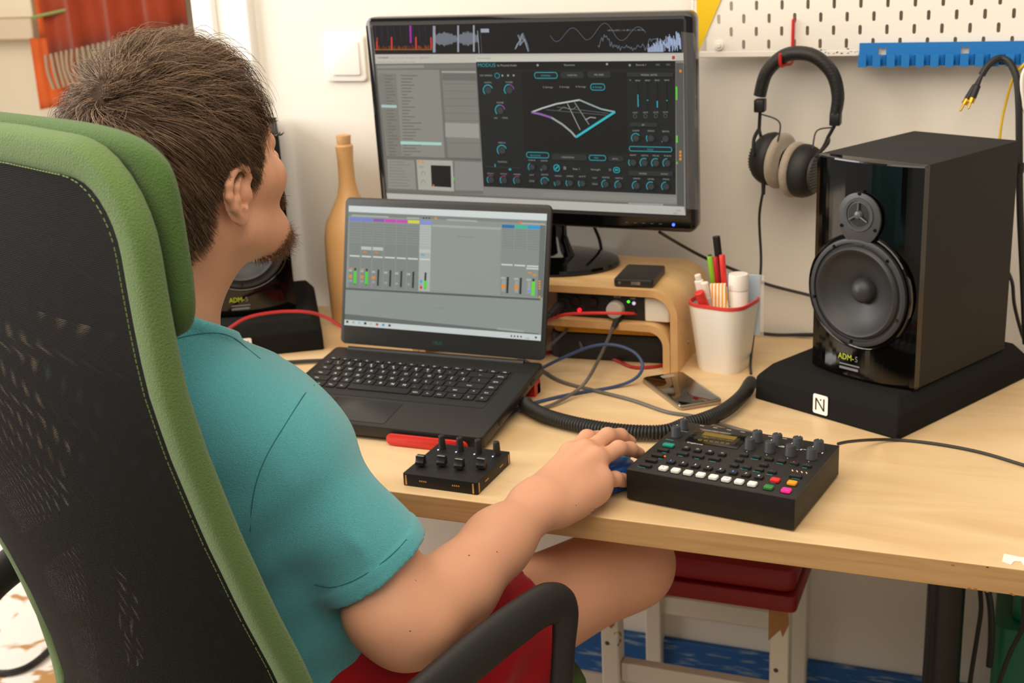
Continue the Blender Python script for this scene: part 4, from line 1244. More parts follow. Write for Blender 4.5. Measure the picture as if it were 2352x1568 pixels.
for k in range(nturn * 12):
    s_ = s0 + k / 12 * pitch
    p_, tg = at_s(s_)
    a_ = tg.cross(Vector((0, 0, 1))).normalized(); b_ = a_.cross(tg)
    an = k / 12 * 2 * PI
    hel.append(p_ + a_ * rad * math.cos(an) + b_ * rad * math.sin(an) - off)
mb = MB(); mb.tube(hel, .0022, 6, smooth=1)
mb.tube([p_ - off for p_ in cl[-250::8]], .0072, 10, smooth=1)
mb.build('coiled_cord', 'rubber', t)
mb = MB(); mb.tube([p_ - off for p_ in cl[0:100:6]], [.005, .0095, .0105] + [.0105] * 12 + [.0098, .009], 14, smooth=1); mb.build('cord_sleeve', 'rubber', t)

# ---------------------------------------------------------------- pegboard
PX0, PZ0, PY = -0.1354, 1.2611, 0.7345
t = thing('pegboard', 'white pegboard with oblong slots and a yellow corner, mounted above the desk', 'pegboard', (0, PY, 0))
def slot(n=4):
    pts = []
    for cz_, a0 in ((.005, 0), (-.005, 180)):
        for k in range(n + 1):
            a = R(a0 + 180 * k / n); pts.append((.0026 * math.cos(a), cz_ + .0026 * math.sin(a)))
        sx_ = -1 if a0 == 0 else 1
        for zz in ((.0025, 0, -.0025) if a0 == 0 else (-.0025, 0, .0025)): pts.append((.0026 * sx_, zz))
    return pts
sl = slot()
def tile_rect(sl, hw, hh):
    out = []
    for x, z in sl:
        d = math.atan2(z * .6, x)
        k = min(hw / max(abs(math.cos(d)), 1e-6), hh / max(abs(math.sin(d)), 1e-6))
        out.append((k * math.cos(d), k * math.sin(d)))
    return out
mb = MB()
TH = .005
def plate_tile(cx, cz_, hole=True, x0=None):
    hw, hh = .020, .010
    if not hole:
        mb.box(cx - hw, cx + hw, 0, TH, cz_ - hh, cz_ + hh); return
    n_ = len(sl)
    vs = []; fs = []
    corners = [(-hw, -hh), (hw, -hh), (hw, hh), (-hw, hh)]
    # ring of quads with the corner points inserted
    outer = tile_rect(sl, hw, hh)
    ring = []
    for y in (0, TH):
        vs += [(cx + a, y, cz_ + b_) for a, b_ in sl]
        vs += [(cx + a, y, cz_ + b_) for a, b_ in outer]
        vs += [(cx + a, y, cz_ + b_) for a, b_ in corners]
    m_ = 2 * n_ + 4
    for i in range(n_):
        j = (i + 1) % n_
        fs.append((i, j, n_ + j, n_ + i)[::-1]); fs.append((m_ + i, m_ + j, m_ + n_ + j, m_ + n_ + i))
        fs.append((i, j, m_ + j, m_ + i))
        # does a corner lie between the two outer points?
        (ax, az), (bx, bz) = outer[i], outer[j]
        if abs(ax - bx) > 1e-6 and abs(az - bz) > 1e-6:
            sx_ = hw if max(ax, bx) > hw - 1e-6 else -hw; sz_ = hh if max(az, bz) > hh - 1e-6 else -hh
            ci = corners.index((sx_, sz_))
            fs.append((n_ + i, n_ + j, 2 * n_ + ci)[::-1]); fs.append((m_ + n_ + i, m_ + n_ + j, m_ + 2 * n_ + ci))
    mb.add(vs, fs)
XL = -0.1909
for j in range(-1, 15):
    z = PZ0 + .02 * j; xs0 = PX0 + (.02 if j % 2 else 0)
    for i in range(-2, 19):
        x = xs0 + .04 * i
        if x - .02 < XL - .021 + .0: continue
        mb.add([], []); plate_tile(x, z)
PB = mb.build('board', 'white', t, smooth=False)
x0b = PX0 - .04 - (.02 if True else 0)
mb = MB()
mb.box(PX0 - .0605, PX0 + .76, -.0005, TH + .0005, PZ0 - .0395, PZ0 - .0300); mb.box(PX0 - .0645, PX0 - .0600, -.0005, TH + .0005, PZ0 - .0395, PZ0 + .30)
mb.build('border', 'white', t, smooth=False, bevel=.001)
mb = MB(); mb.prism([(-0.1911, 1.312), (-0.1907, 1.2246), (-0.1517, 1.311), (-0.1081, 1.4017), (-0.1908, 1.4051)], -.0004, 0, 0, 0, Matrix(((1, 0, 0, 0), (0, 1, 0, -.0012), (0, 0, 1, 0), (0, 0, 0, 1))) @ Matrix(((1, 0, 0, 0), (0, 0, 1, 0), (0, 1, 0, 0), (0, 0, 0, 1))))
mb.build('yellow_corner', mat('yellow_plastic', 'e8bf10', .45), t, smooth=False)
mb = MB(); mb.lathe([(0, 0), (.008, 0), (.0075, .003), (.004, .0035), (0, .0035)], 24, 0, T((-0.1546, 0, 1.2406), PI / 2)); mb.lathe([(0, .0035), (.0035, .0035), (.003, .006), (0, .006)], 16, 0, T((-0.1546, 0, 1.2406), PI / 2))
mb.build('mounting_peg', 'white', t)
mb = MB(); rnd = random.Random(5)
for k in range(26):
    x = rnd.uniform(-0.0108, 0.0657); z = PZ0 - .036 + abs(rnd.gauss(0, .004)); s_ = rnd.uniform(.0004, .0015)
    mb.box(x, x + s_ * 2, -.0009, 0, z, z + s_)
mb.build('paint_specks', mat('purple_ink', '4a3f8a', .7), t, smooth=False)
# standoffs to the wall
mb = MB()
for x in (PX0 + .02, PX0 + .66): mb.box(x, x + .02, TH, YW - PY, PZ0 + .05, PZ0 + .07)
mb.build('spacer', 'white', t)

# red hook carrying the headphones
hk = [(-0.0369, PY - .004, 1.2784), (-0.0369, PY - .006, 1.2337), (-0.0369, PY - .012, 1.2115 + .002), (-0.0423, .700, 1.2130), (-0.047, .683, 1.2135), (-0.047, .6795, 1.232)]
mb = MB(); mb.tube(hk, .0026, 8, smooth=4); mb.tube([hk[0], Vector(hk[0]) + Vector((0, .01, .0))], .002, 8, smooth=1)
o = mb.build('wall_hook', 'red'); tag(o, 'red plastic hook on the pegboard holding the headphones', 'hook')

# blue cable rack
bx0 = 0.0656; bz0, bz1 = 1.2074, 1.2417
t = thing('cable_rack', 'blue toothed cable rack fixed along the pegboard\'s lower edge', 'cable rack', (bx0, PY - .004, bz0))
hh = bz1 - bz0
mb = MB()
wd = .0135
holes = [(.028, .040), (.148, .160)]
def bl(x0, x1, z0, z1, y0=-.004, y1=0.): mb.box(x0, x1, y0, y1, z0, z1)
xs_ = 0
segs = [0.0] + [h for hp in holes for h in hp] + [.40]
for k in range(0, len(segs) - 1):
    if k % 2 == 0: bl(segs[k], segs[k + 1], .008, hh)
    else:
        bl(segs[k], segs[k + 1], .008, hh * .28); bl(segs[k], segs[k + 1], hh * .86, hh)
        mb.prism([(segs[k], hh * .86), ((segs[k] + segs[k + 1]) / 2, hh * .74), (segs[k + 1], hh * .86)], -.004, 0, 0, 0, Matrix(((1, 0, 0, 0), (0, 0, 1, 0), (0, 1, 0, 0), (0, 0, 0, 1))))
for k in range(19):
    x = .0 + k * .0212
    bl(x, x + .012, -.001, .008, -.016, 0); bl(x, x + .012, .008, .018, -.016, -.011)
    mb.tube([(x + .012 + .0046, -.002, .0), (x + .012 + .0046, -.002, .016)], .0046, 10, smooth=1)
bl(0, .4, 0, .0085, -.004, 0)
mb.build('rack', mat('blue_plastic', '1673bd', .42), t, ang=30)

# cables hanging on the rack
def cable(name, label, pts, r, mt, cat='cable', n=8, sm=10, parts=None):
    o0 = Vector(pts[0])
    mb = MB(); mb.tube([Vector(p_) for p_ in pts], r, n, smooth=sm)
    o = mb.build(name, mt); tag(o, label, cat)
    return o
t = thing('audio_cable', 'thick black cable with gold plugs hung over the blue rack', 'cable', (0, 0, 0))
mb = MB(); mb.tube([(0.2466, 0.7, 1.1959), (0.2535, 0.705, 1.208), (0.2636, 0.712, 1.2166), (0.2731, 0.716, 1.218), (0.2845, 0.712, 1.2108), (0.295, 0.705, 1.19), (0.3006, 0.7, 1.1526), (0.3047, 0.7, 1.1012), (0.3129, 0.7, 0.9962), (0.3246, 0.7, 0.8881), (0.3354, 0.69, 0.7871)], .0052, 10, smooth=8); mb.build('jacket', 'rubber', t)
for A, B_ in (((0.2483, 0.7, 1.1984), (0.2234, 0.69, 1.1511)), ((0.2472, 0.697, 1.1975), (0.2333, 0.685, 1.1544))):
    A = Vector(A); B_ = Vector(B_); d = (B_ - A).normalized(); L = (B_ - A).length
    q_ = Matrix.Translation(A) @ d.to_track_quat('Z', 'Y').to_matrix().to_4x4()
    mb = MB(); mb.lathe([(0, 0), (.0026, 0), (.003, L * .35), (.0048, L * .38), (.005, L * .78), (.0035, L * .80), (0, L * .8)], 14, 0, q_); PL = mb.build('plug', 'rubber', t)
    mb = MB(); mb.lathe([(0, L * .78), (.0046, L * .78), (.0046, L * .94), (.0016, L * .95), (.0016, L * 1.13), (0, L * 1.16)], 14, 0, q_); mb.build('gold_tip', 'gold', PL)
mb = MB(); mb.cyl(.0062, .0062, 0, .014, 12, T=T((0.3087, 0.7, 1.052))); mb.build('cable_tie', 'black', t)
cable('yellow_cable', 'thin yellow cable hanging at the right end of the blue rack', [(0.3191, 0.71, 1.2269), (0.3037, 0.71, 1.2096), (0.2906, 0.715, 1.1901), (0.283, 0.72, 1.1562), (0.2773, 0.72, 1.1107), (0.2774, 0.72, 1.0312)], .0020, 'yellow_cable')
cable('white_cable', 'white cable loop at the far right of the pegboard', [(0.3098, 0.7, 1.2094), (0.3031, 0.7, 1.1956), (0.3035, 0.7, 1.1716), (0.308, 0.7, 1.1494), (0.3151, 0.7, 1.1335)], .003, 'white')
cable('speaker_lead', 'black leads twisting down behind the right speaker', [(0.2995, 0.745, 0.8904), (0.3093, 0.735, 0.871), (0.3148, 0.73, 0.8373), (0.3272, 0.73, 0.7954), (0.3386, 0.73, 0.7674)], .0028, 'dark_cable')
cable('thin_lead', 'thin black lead crossing the wall behind the pen cup to the speaker', [(-0.2311, 0.64, 0.9527), (-0.2141, 0.7, 0.9194), (-0.1805, 0.745, 0.8857), (-0.1238, 0.76, 0.8595), (-0.0791, 0.76, 0.8412), (-0.0044, 0.75, 0.8285), (0.0258, 0.74, 0.8241)], .0028, 'dark_cable')
cable('monitor_lead', 'black lead hanging behind the monitor to the riser', [(-0.3722, 0.7, 0.9583), (-0.3703, 0.73, 0.9302), (-0.3681, 0.75, 0.896), (-0.3688, 0.757, 0.8356)], .003, 'dark_cable')
cable('power_lead', 'black lead lying where the desk meets the wall', [(-0.1187, 0.7393, 0.7535), (-0.0961, 0.7571, 0.7535), (-0.0551, 0.7564, 0.7535), (-0.0024, 0.771, 0.7535), (0.0439, 0.7767, 0.7535)], .0030, 'dark_cable')

# ---------------------------------------------------------------- light switch, wooden bottle
t = thing('light_switch', 'white square rocker light switch on the wall left of the monitor', 'light switch', (-.838, YW, 1.225))
t.location = (-0.8535, 0.772, 1.2233)
mb = MB(); mb.prism(rr(.083, .083, .008), 0, .009, .003, 0, T((0, 0, 0), PI / 2)); mb.build('frame', 'white_trim', t)
mb = MB(); mb.prism(rr(.058, .060, .003), .009, .0125, .0015, 0, T((.003, 0, 0), PI / 2 - .03)); mb.build('rocker', 'white_trim', t)
t = thing('bottle', 'turned wooden bottle with a cork, on the desk behind the laptop', 'bottle', (-.823, .68, .75))
mb = MB(); mb.lathe([(0, 0), (.046, 0), (.050, .01), (.0515, .10), (.0505, .16), (.045, .19), (.030, .218), (.0195, .240), (.0150, .262), (.0142, .30), (.0162, .328), (.014, .331), (0, .331)], 40)
mb.build('body', 'bottle_wood', t)
mb = MB(); mb.lathe([(0, .330), (.0120, .330), (.0135, .346), (.013, .347), (0, .347)], 24); mb.build('stopper', 'cork', t)

# ---------------------------------------------------------------- cables on the desk
cable('blue_cable', 'blue cable looping over the desk beside the laptop', [(-0.3621, 0.188, 0.753), (-0.3662, 0.247, 0.753), (-0.3624, 0.3155, 0.753), (-0.3461, 0.3463, 0.753), (-0.3068, 0.3934, 0.753), (-0.2521, 0.4413, 0.753), (-0.224, 0.465, 0.7615), (-0.2183, 0.485, 0.7767), (-0.2357, 0.495, 0.7936), (-0.2685, 0.498, 0.8018), (-0.3047, 0.498, 0.7969), (-0.3466, 0.49, 0.7794), (-0.3845, 0.47, 0.761), (-0.3988, 0.4098, 0.757), (-0.4146, 0.3938, 0.754)], .0026, 'blue_cable')
cable('grey_cable', 'grey cable running from under the laptop past the phone', [(-0.4502, 0.5416, 0.753), (-0.3929, 0.4916, 0.753), (-0.3389, 0.4445, 0.753), (-0.2805, 0.42, 0.753), (-0.2097, 0.3925, 0.753), (-0.1467, 0.3578, 0.753), (-0.1059, 0.3502, 0.753), (-0.0633, 0.3312, 0.753), (-0.0154, 0.3096, 0.753), (0.0356, 0.2934, 0.753)], .0028, 'grey_cable')
t = thing('usb_cable', 'dark cable plugged into the front of the audio interface', 'cable', (0, 0, 0))
mb = MB(); mb.tube([(-0.3578, 0.3092, 0.753), (-0.3389, 0.3178, 0.753), (-0.3162, 0.3408, 0.755), (-0.2971, 0.3861, 0.76), (-0.2827, 0.4072, 0.775), (-0.2929, 0.505, 0.7809), (-0.2746, 0.515, 0.825)], .0027, 8, smooth=9); mb.build('lead', 'grey_cable', t)
A = Vector((-0.2762, 0.515, 0.822)); B_ = Vector((-0.2728, 0.545, 0.8335))
mb = MB(); mb.tube([A, A.lerp(B_, .4), B_], [.0032, .0052, .0062], 12, smooth=1); mb.build('plug', 'rubber', t)
t = thing('jack_cable', 'thick dark cable plugged into the left of the audio interface', 'cable', (0, 0, 0))
mb = MB(); mb.tube([(-0.4118, 0.5, 0.8201), (-0.3945, 0.505, 0.83), (-0.3791, 0.515, 0.8398)], .0042, 10, smooth=6); mb.build('lead', 'rubber', t)
A = Vector((-0.3806, 0.513, 0.8388)); B_ = Vector((-0.3726, 0.546, 0.8474))
mb = MB(); mb.tube([A, A.lerp(B_, .5), B_], [.0055, .0080, .0085], 14, smooth=1); mb.build('plug', 'rubber', t)
cable('red_cable', 'red cable crossing in front of the audio interface into the white adapter', [(-0.4234, 0.53, 0.8154), (-0.3872, 0.53, 0.8275), (-0.3548, 0.52, 0.8399), (-0.3178, 0.52, 0.8445), (-0.2686, 0.525, 0.8462), (-0.243, 0.555, 0.8383)], .0026, mat('bright_red_cable', 'd3302c', .45))
cable('red_cable', 'red cable arching over the left foam pad behind the person', [(-0.9603, 0.385, 0.78), (-0.9223, 0.42, 0.8123), (-0.8988, 0.44, 0.8242), (-0.8543, 0.46, 0.8298), (-0.8089, 0.47, 0.8298), (-0.7775, 0.48, 0.8204), (-0.7335, 0.48, 0.7978)], .0030, 'red_cable')
cable('red_cable', 'dark red cable lying under the riser\'s lower shelf', [(-0.4292, 0.5583, 0.753), (-0.3834, 0.593, 0.753), (-0.3003, 0.5727, 0.753), (-0.253, 0.5388, 0.753), (-0.2252, 0.5433, 0.753), (-0.2021, 0.5645, 0.753), (-0.1795, 0.6177, 0.753)], .0028, 'red_cable')
cable('red_cable', 'dark red cable rising behind the blue loop under the riser', [(-0.3686, 0.5727, 0.753), (-0.3254, 0.5808, 0.756), (-0.3016, 0.6019, 0.764), (-0.2781, 0.6382, 0.775)], .0024, 'red_cable')
cable('grey_cable', 'grey lead slanting down to the left under the riser', [(-0.3663, 0.56, 0.8027), (-0.3839, 0.55, 0.7857), (-0.4025, 0.54, 0.7679), (-0.4099, 0.53, 0.7584)], .0026, 'grey_cable')
cable('grey_cable', 'short grey lead slanting down to the right under the riser', [(-0.36, 0.57, 0.7986), (-0.3497, 0.565, 0.7835), (-0.3425, 0.56, 0.7683)], .0026, 'grey_cable')
cable('synthesizer_lead', 'thin black lead running from the back of the synthesizer to the right', [(0.1178, 0.2204, 0.785), (0.1286, 0.2435, 0.78), (0.1494, 0.3059, 0.76), (0.1807, 0.3332, 0.7525), (0.2314, 0.3323, 0.7525), (0.2869, 0.3177, 0.7525), (0.3417, 0.2879, 0.7525), (0.3916, 0.2564, 0.7525)], .0022, 'dark_cable')
cable('laptop_lead', 'dark cable on the desk at the laptop\'s left rear corner', [(-0.8699, 0.3606, 0.755), (-0.8457, 0.4032, 0.755), (-0.8011, 0.428, 0.755), (-0.754, 0.4487, 0.755), (-0.737, 0.479, 0.755)], .0034, 'dark_cable')

# ---------------------------------------------------------------- stool under the desk
t = thing('stool', 'old white painted stool with a red cushioned seat, under the desk', 'stool', (-.14, .66, 0), 0)
sm = bpy.data.materials.new('peeling_white_paint'); sm.use_nodes = True
nt = sm.node_tree; b = nt.nodes['Principled BSDF']
tc = node(nt, 'ShaderNodeTexCoord'); n1 = node(nt, 'ShaderNodeTexNoise'); n1.inputs['Scale'].default_value = 13; n1.inputs['Detail'].default_value = 4
r1 = node(nt, 'ShaderNodeValToRGB'); r1.color_ramp.interpolation = 'CONSTANT'
r1.color_ramp.elements[0].color = (*hexc('e6ddca'), 1); r1.color_ramp.elements[1].position = .69; r1.color_ramp.elements[1].color = (*hexc('a87a45'), 1)
nt.links.new(tc.outputs['Object'], n1.inputs[0]); nt.links.new(n1.outputs[0], r1.inputs[0]); nt.links.new(r1.outputs[0], b.inputs['Base Color']); b.inputs['Roughness'].default_value = .5
redv = mat('red_vinyl', '8e1316', .5, bump=.2, bscale=300)
mb = MB(); mb.rbox(.33, .33, .030, .012, .004, 0, None, (0, 0, .372)); mb.build('seat_box', redv, t)
mb = MB(); mb.rbox(.325, .325, .045, .02, .016, 0, None, (0, 0, .402)); mb.build('cushion', redv, t)
pw = mat('bare_wood_patch', 'a87642', .7, noise=.25, nscale=40)
for k, (x, y) in enumerate(((-.150, -.142), (.138, -.142), (-.142, .10), (.130, .10))):
    mb = MB(); mb.box(x - .0155, x + .0155, y - .018, y + .018, 0, .374); L_ = mb.build('leg', sm, t, bevel=.003)
    if y < 0:
        pts = [(-.012, .374), (.014, .374), (.0145, .335), (.010, .30), (.004, .292), (-.004, .298), (-.009, .33)] if x < 0 else [(-.017, .374), (.014, .374), (.016, .35), (.006, .325), (.002, .338), (-.008, .326), (-.017, .315)]
        mb = MB(); mb.prism([(x + a, b_ ) for a, b_ in pts], 0, .0006, 0, 0, Matrix(((1, 0, 0, 0), (0, 0, 1, y - .0188), (0, 1, 0, 0), (0, 0, 0, 1)))); mb.build('bare_patch', pw, L_, smooth=False)
        mb = MB(); mb.lathe([(0, .0008), (.0035, .0008), (.004, 0)], 14, 0, T((x - .004, y - .0182, .262), PI / 2)); mb.build('screw', mat('rusty_screw', '5d5045', .5, metal=.5), L_)
for z, y in ((.205, -.142), (.205, .10)):
    mb = MB(); mb.box(-.133, .122, y - .010, y + .012, z - .018, z + .018); mb.build('rung', sm, t, bevel=.002)

# green crate, hanging leads under the desk at the right
t = thing('crate', 'green plastic crate under the desk behind the black leg', 'crate', (.43, .62, 0))
gm = mat('green_plastic', '0d6b4a', .45)
mb = MB(); mb.rbox(.22, .20, .385, .02, .006); mb.build('body', gm, t)
mb = MB(); mb.rbox(.19, .17, .05, .015, .005, 0, None, (.01, .01, .385)); mb.build('lid', gm, t)
cable('hanging_lead', 'black lead hanging under the desk, next to the black leg', [(0.2959, 0.5, 0.4628), (0.3001, 0.5, 0.423), (0.2969, 0.5, 0.3703), (0.2919, 0.5, 0.2948), (0.2917, 0.5, 0.2309)], .0035, 'dark_cable')
cable('hanging_lead', 'black lead hanging in front of the green crate', [(0.3582, 0.47, 0.4667), (0.359, 0.47, 0.42), (0.3452, 0.47, 0.3737), (0.3334, 0.47, 0.3209), (0.3307, 0.47, 0.2658)], .0035, 'dark_cable')
cable('hanging_lead', 'flat black strap hanging beside the green crate', [(0.3071, 0.49, 0.4661), (0.3142, 0.49, 0.4308), (0.3179, 0.49, 0.3796), (0.3176, 0.49, 0.3346)], .005, 'dark_cable')

# ---------------------------------------------------------------- far left: wall panels, hangings, rug
t = thing('tapestry', 'orange and rust cloth with pale fringe hanging in the opening at left', 'wall hanging', (0, 0, 0))
def hang(name, mt, xa, za, xb, zb, ztop, y, amp, nx=40, par=None, xta=None, ph=0.):
    mb = MB(); vs = []; fs = []; nz = 8
    for j in range(nz + 1):
        for i in range(nx + 1):
            u_ = i / nx; x = xa + (xb - xa) * u_; zb_ = za + (zb - za) * u_
            vs.append((x, y + amp * math.sin(u_ * 21 + ph) + amp * .5 * math.sin(u_ * 47 + j * .1), zb_ + (ztop - zb_) * j / nz))
    for j in range(nz):
        for i in range(nx):
            a = j * (nx + 1) + i; fs.append((a, a + 1, a + nx + 2, a + nx + 1))
    mb.add(vs, fs); o = mb.build(name, mt, par)
    s_ = o.modifiers.new('thickness', 'SOLIDIFY'); s_.thickness = .003
    return o
rust = cloth('rust_cloth', '8e3316', .12, 60); orange = mat('orange_dyed_cloth', 'c2551a', .9, noise=.35, nscale=9)
A = (-2.4957, 1.88, 1.129); B2 = (-1.9854, 1.88, 1.2108)
hang('cloth', rust, A[0], A[2], B2[0] , B2[2], 1.75, 1.88, .012, par=t)
hang('side_strip', orange, -2.579, 0.9613, -2.418, 0.9848, 1.1803, 1.90, .005, par=t)
hang('orange_edge', orange, -2.5551, 1.1692, -2.5182, 1.1753, 1.75, 1.92, .003, nx=6, par=t)
mb = MB()
for k in range(26):
    u_ = k / 25; x = A[0] + (B2[0] - A[0]) * u_; z = A[2] + (B2[2] - A[2]) * u_
    L_ = .10 if k < 14 else .075
    mb.tube([(x, 1.868, z + .004), (x + .006 * math.sin(k), 1.866, z - L_ * .5), (x + .012, 1.868, z - L_)], .0055, 6, smooth=3)
fr_ = mb.build('fringe', mat('pale_fringe', 'a08c74', .9), t)
mb = MB(); mb.tube([(A[0] - .02, 1.855, 1.245), (A[0] + .15, 1.90, 1.275), (A[0] + .35, 1.90, 1.32)], .012, 8, flat=.4, smooth=4); mb.build('green_ribbon', mat('green_ribbon', '8fa860', .8), t)

# cream cabinet-like panels left of the hanging
t = thing('cream_cupboard', 'pale cream cupboard front at the far left behind the chair', 'cupboard', (0, 0, 0))
a0 = (-2.5827, 1.95, 1.1801); b0 = (-2.5723, 1.95, 1.2328)
mb = MB(); mb.box(-3.6, a0[0] - .012, 1.95, 2.19, a0[2] + .06, 2.0); mb.build('upper_body', mat('cream_paint', 'd9c8a8', .6), t, bevel=.004)
mb = MB(); mb.box(-3.6, a0[0] + .012, 1.91, 2.19, a0[2] - .005, a0[2] + .06); mb.build('ledge', mat('cream_ledge', 'c4b093', .6), t, bevel=.006)
mb = MB(); mb.box(-3.6, a0[0] - .012, 2.0, 2.19, 0, a0[2] - .005); mb.build('lower_body', mat('cream_lower', 'd2c3a8', .6), t, bevel=.004)

# rug with tan pattern
rm = bpy.data.materials.new('rug_pattern'); rm.use_nodes = True
nt = rm.node_tree; b = nt.nodes['Principled BSDF']; b.inputs['Roughness'].default_value = .9
tc = node(nt, 'ShaderNodeTexCoord'); n1 = node(nt, 'ShaderNodeTexNoise'); n1.inputs['Scale'].default_value = 11; n1.inputs['Detail'].default_value = 2; n1.inputs['Distortion'].default_value = .6
r1 = node(nt, 'ShaderNodeValToRGB'); r1.color_ramp.elements[0].position = .53; r1.color_ramp.elements[0].color = (*hexc('fbf4ea'), 1)
r1.color_ramp.elements[1].position = .59; r1.color_ramp.elements[1].color = (*hexc('c4935a'), 1)
nt.links.new(tc.outputs['Object'], n1.inputs[0]); nt.links.new(n1.outputs[0], r1.inputs[0]); nt.links.new(r1.outputs[0], b.inputs['Base Color'])
mb = MB(); mb.rbox(1.6, 2.0, .008, .05, .003, 0, None, (-2.1, .6, 0))
o = mb.build('rug', rm); tag(o, 'white rug with tan blotches on the floor at lower left', 'rug')
cable('floor_cable', 'black cable lying on the patterned rug at lower left', [(-1.6559, 0.4086, 0.016), (-1.5894, 0.4118, 0.016), (-1.5596, 0.4297, 0.016), (-1.5473, 0.4613, 0.016), (-1.5507, 0.5121, 0.016), (-1.5697, 0.5904, 0.016)], .007, 'dark_cable')

# ================================================================ office chair
CH = thing('office_chair', 'green framed office chair with black mesh back and armrests, the person sits in it', 'office chair', (-.554 - .044 * .94, -.431 + .044 * .342, 0), R(-20))
CHM = Matrix.Translation((-.554, -.431, 0)) @ Matrix.Rotation(R(-20), 4, 'Z')   # frame of the seated figure
PROF = [(1.30, -.030), (1.283, -.026), (1.268, -.023), (1.148, -.019), (1.087, -.015), (1.025, -.003), (.935, .021), (.849, .049), (.766, .080), (.70, .100), (.62, .118), (.54, .128), (.46, .120)]
def prof_y(z):
    for (z1, y1), (z0, y0) in zip(PROF[:-1], PROF[1:]):
        if z >= z0: return y0 + (y1 - y0) * (z - z0) / (z1 - z0)
    return PROF[-1][1]
def half_w(z):
    return .284 - .010 * max(0, min(1, (.9 - z) / .4))
green_c = mat('green_canvas', '5b7840', .85, noise=.10, nscale=420, bump=.9, bscale=620, spec=.25, sheen=.2)
path = []
for z in np.linspace(.50, 1.20, 24): path.append((half_w(z), prof_y(z), z))
for k in range(1, 9):
    a = k / 8 * PI / 2; z = 1.20 + .075 * math.sin(a); path.append((.284 - .075 * (1 - math.cos(a)), prof_y(z), z))
for x in (.12, .06, 0): path.append((x, prof_y(1.275) + .002, 1.277))
path = path + [(-x, y, z) for x, y, z in path[-2::-1]]
path += [(-.12, .13, .47), (0, .13, .465), (.12, .13, .47)]
mb = MB(); P_ = [Vector(p_) for p_ in path]
# tube of rounded-rectangle section around the loop, closed
n_ = 20; L = len(P_); vs = []; fs = []
for i, p_ in enumerate(P_):
    tg = (P_[(i + 1) % L] - P_[i - 1]).normalized()
    fw = Vector((0, 1, 0)); side = tg.cross(fw).normalized(); fw = side.cross(tg).normalized()
    for k in range(n_):
        a = k / n_ * 2 * PI
        c_, s_ = math.cos(a), math.sin(a)
        u_ = math.copysign(abs(c_) ** .72, c_) * .0175; v_ = math.copysign(abs(s_) ** .72, s_) * .0130
        vs.append(p_ + side * u_ + fw * v_)
for i in range(L):
    j = (i + 1) % L
    for k in range(n_):
        m2 = (k + 1) % n_; fs.append((i * n_ + k, i * n_ + m2, j * n_ + m2, j * n_ + k))
mb.add(vs, fs)
FRM = mb.build('back_frame', green_c, CH, ang=60)
stitch = mat('stitching', '6f8a48', .8)
stitch_d = mat('dark_stitching', '2f4422', .8)
def dashes(pts, name, mt, par, r=.0005, dl=.0034, gap=.0016):
    mb = MB(); P2 = [Vector(p_) for p_ in pts]; buf = []
    for a, b_ in zip(P2[:-1], P2[1:]):
        d = (b_ - a).length; k = 0.
        while k < d - dl:
            mb.tube([a.lerp(b_, k / d), a.lerp(b_, (k + dl) / d)], r, 4, smooth=1); k += dl + gap
    return mb.build(name, mt, par)
inn = []
for i, p_ in enumerate(P_[:60]):
    tg = (P_[(i + 1) % L] - P_[i - 1]).normalized(); side = tg.cross(Vector((0, 1, 0))).normalized()
    inn.append(p_ - side * .0135 * (1 if side.x * p_.x > 0 or abs(p_.x) < .13 and side.z > 0 else -1) + Vector((0, -.0148, 0)))
dashes(inn, 'seam_stitching', stitch, FRM)
out = []
# black mesh panel
mm = bpy.data.materials.new('black_mesh_fabric'); mm.use_nodes = True
nt = mm.node_tree; b = nt.nodes['Principled BSDF']; b.inputs['Roughness'].default_value = .75
b.inputs['Base Color'].default_value = (*hexc('0e0a09'), 1); b.inputs['Specular IOR Level'].default_value = .15
tc = node(nt, 'ShaderNodeTexCoord'); sp = node(nt, 'ShaderNodeSeparateXYZ'); nt.links.new(tc.outputs['Object'], sp.inputs[0])
def mnode(op, a, b_=None):
    n = node(nt, 'ShaderNodeMath', operation=op)
    for k, v in enumerate((a, b_)):
        if v is None: continue
        if isinstance(v, (int, float)): n.inputs[k].default_value = v
        else: nt.links.new(v, n.inputs[k])
    return n.outputs[0]
fq = 2 * PI / .0036
xx = mnode('ADD', mnode('MULTIPLY', sp.outputs[0], fq), 0.)
zz = mnode('MULTIPLY', sp.outputs[2], fq * 1.12)
s1_ = mnode('SINE', mnode('ADD', xx, zz)); s2_ = mnode('SINE', mnode('SUBTRACT', xx, zz))
pr_ = mnode('MULTIPLY', s1_, s2_)
hole = mnode('GREATER_THAN', pr_, .75)
nt.links.new(mnode('SUBTRACT', 1.0, hole), b.inputs['Alpha'])
bp = node(nt, 'ShaderNodeBump'); bp.inputs['Strength'].default_value = .6; bp.inputs['Distance'].default_value = .001
nt.links.new(pr_, bp.inputs['Height']); nt.links.new(bp.outputs[0], b.inputs['Normal'])
mb = MB(); nx, nz = 28, 48; vs = []; fs = []
for j in range(nz + 1):
    z = .49 + (1.262 - .49) * j / nz
    hw = half_w(z) - .010
    if z > 1.20: hw = .274 - .065 * (1 - math.sqrt(max(0, 1 - ((z - 1.20) / .065) ** 2)))
    bow = .058 * math.sin(max(0, min(1, (1.262 - z) / .62)) * PI * .5) ** 1.5
    for i in range(nx + 1):
        s_ = -1 + 2 * i / nx
        vs.append((s_ * hw, prof_y(z) - .010 - bow * (1 - s_ * s_), z))
for j in range(nz):
    for i in range(nx):
        a = j * (nx + 1) + i; fs.append((a, a + 1, a + nx + 2, a + nx + 1))
mb.add(vs, fs); mb.build('mesh_panel', mm, CH, ang=80)
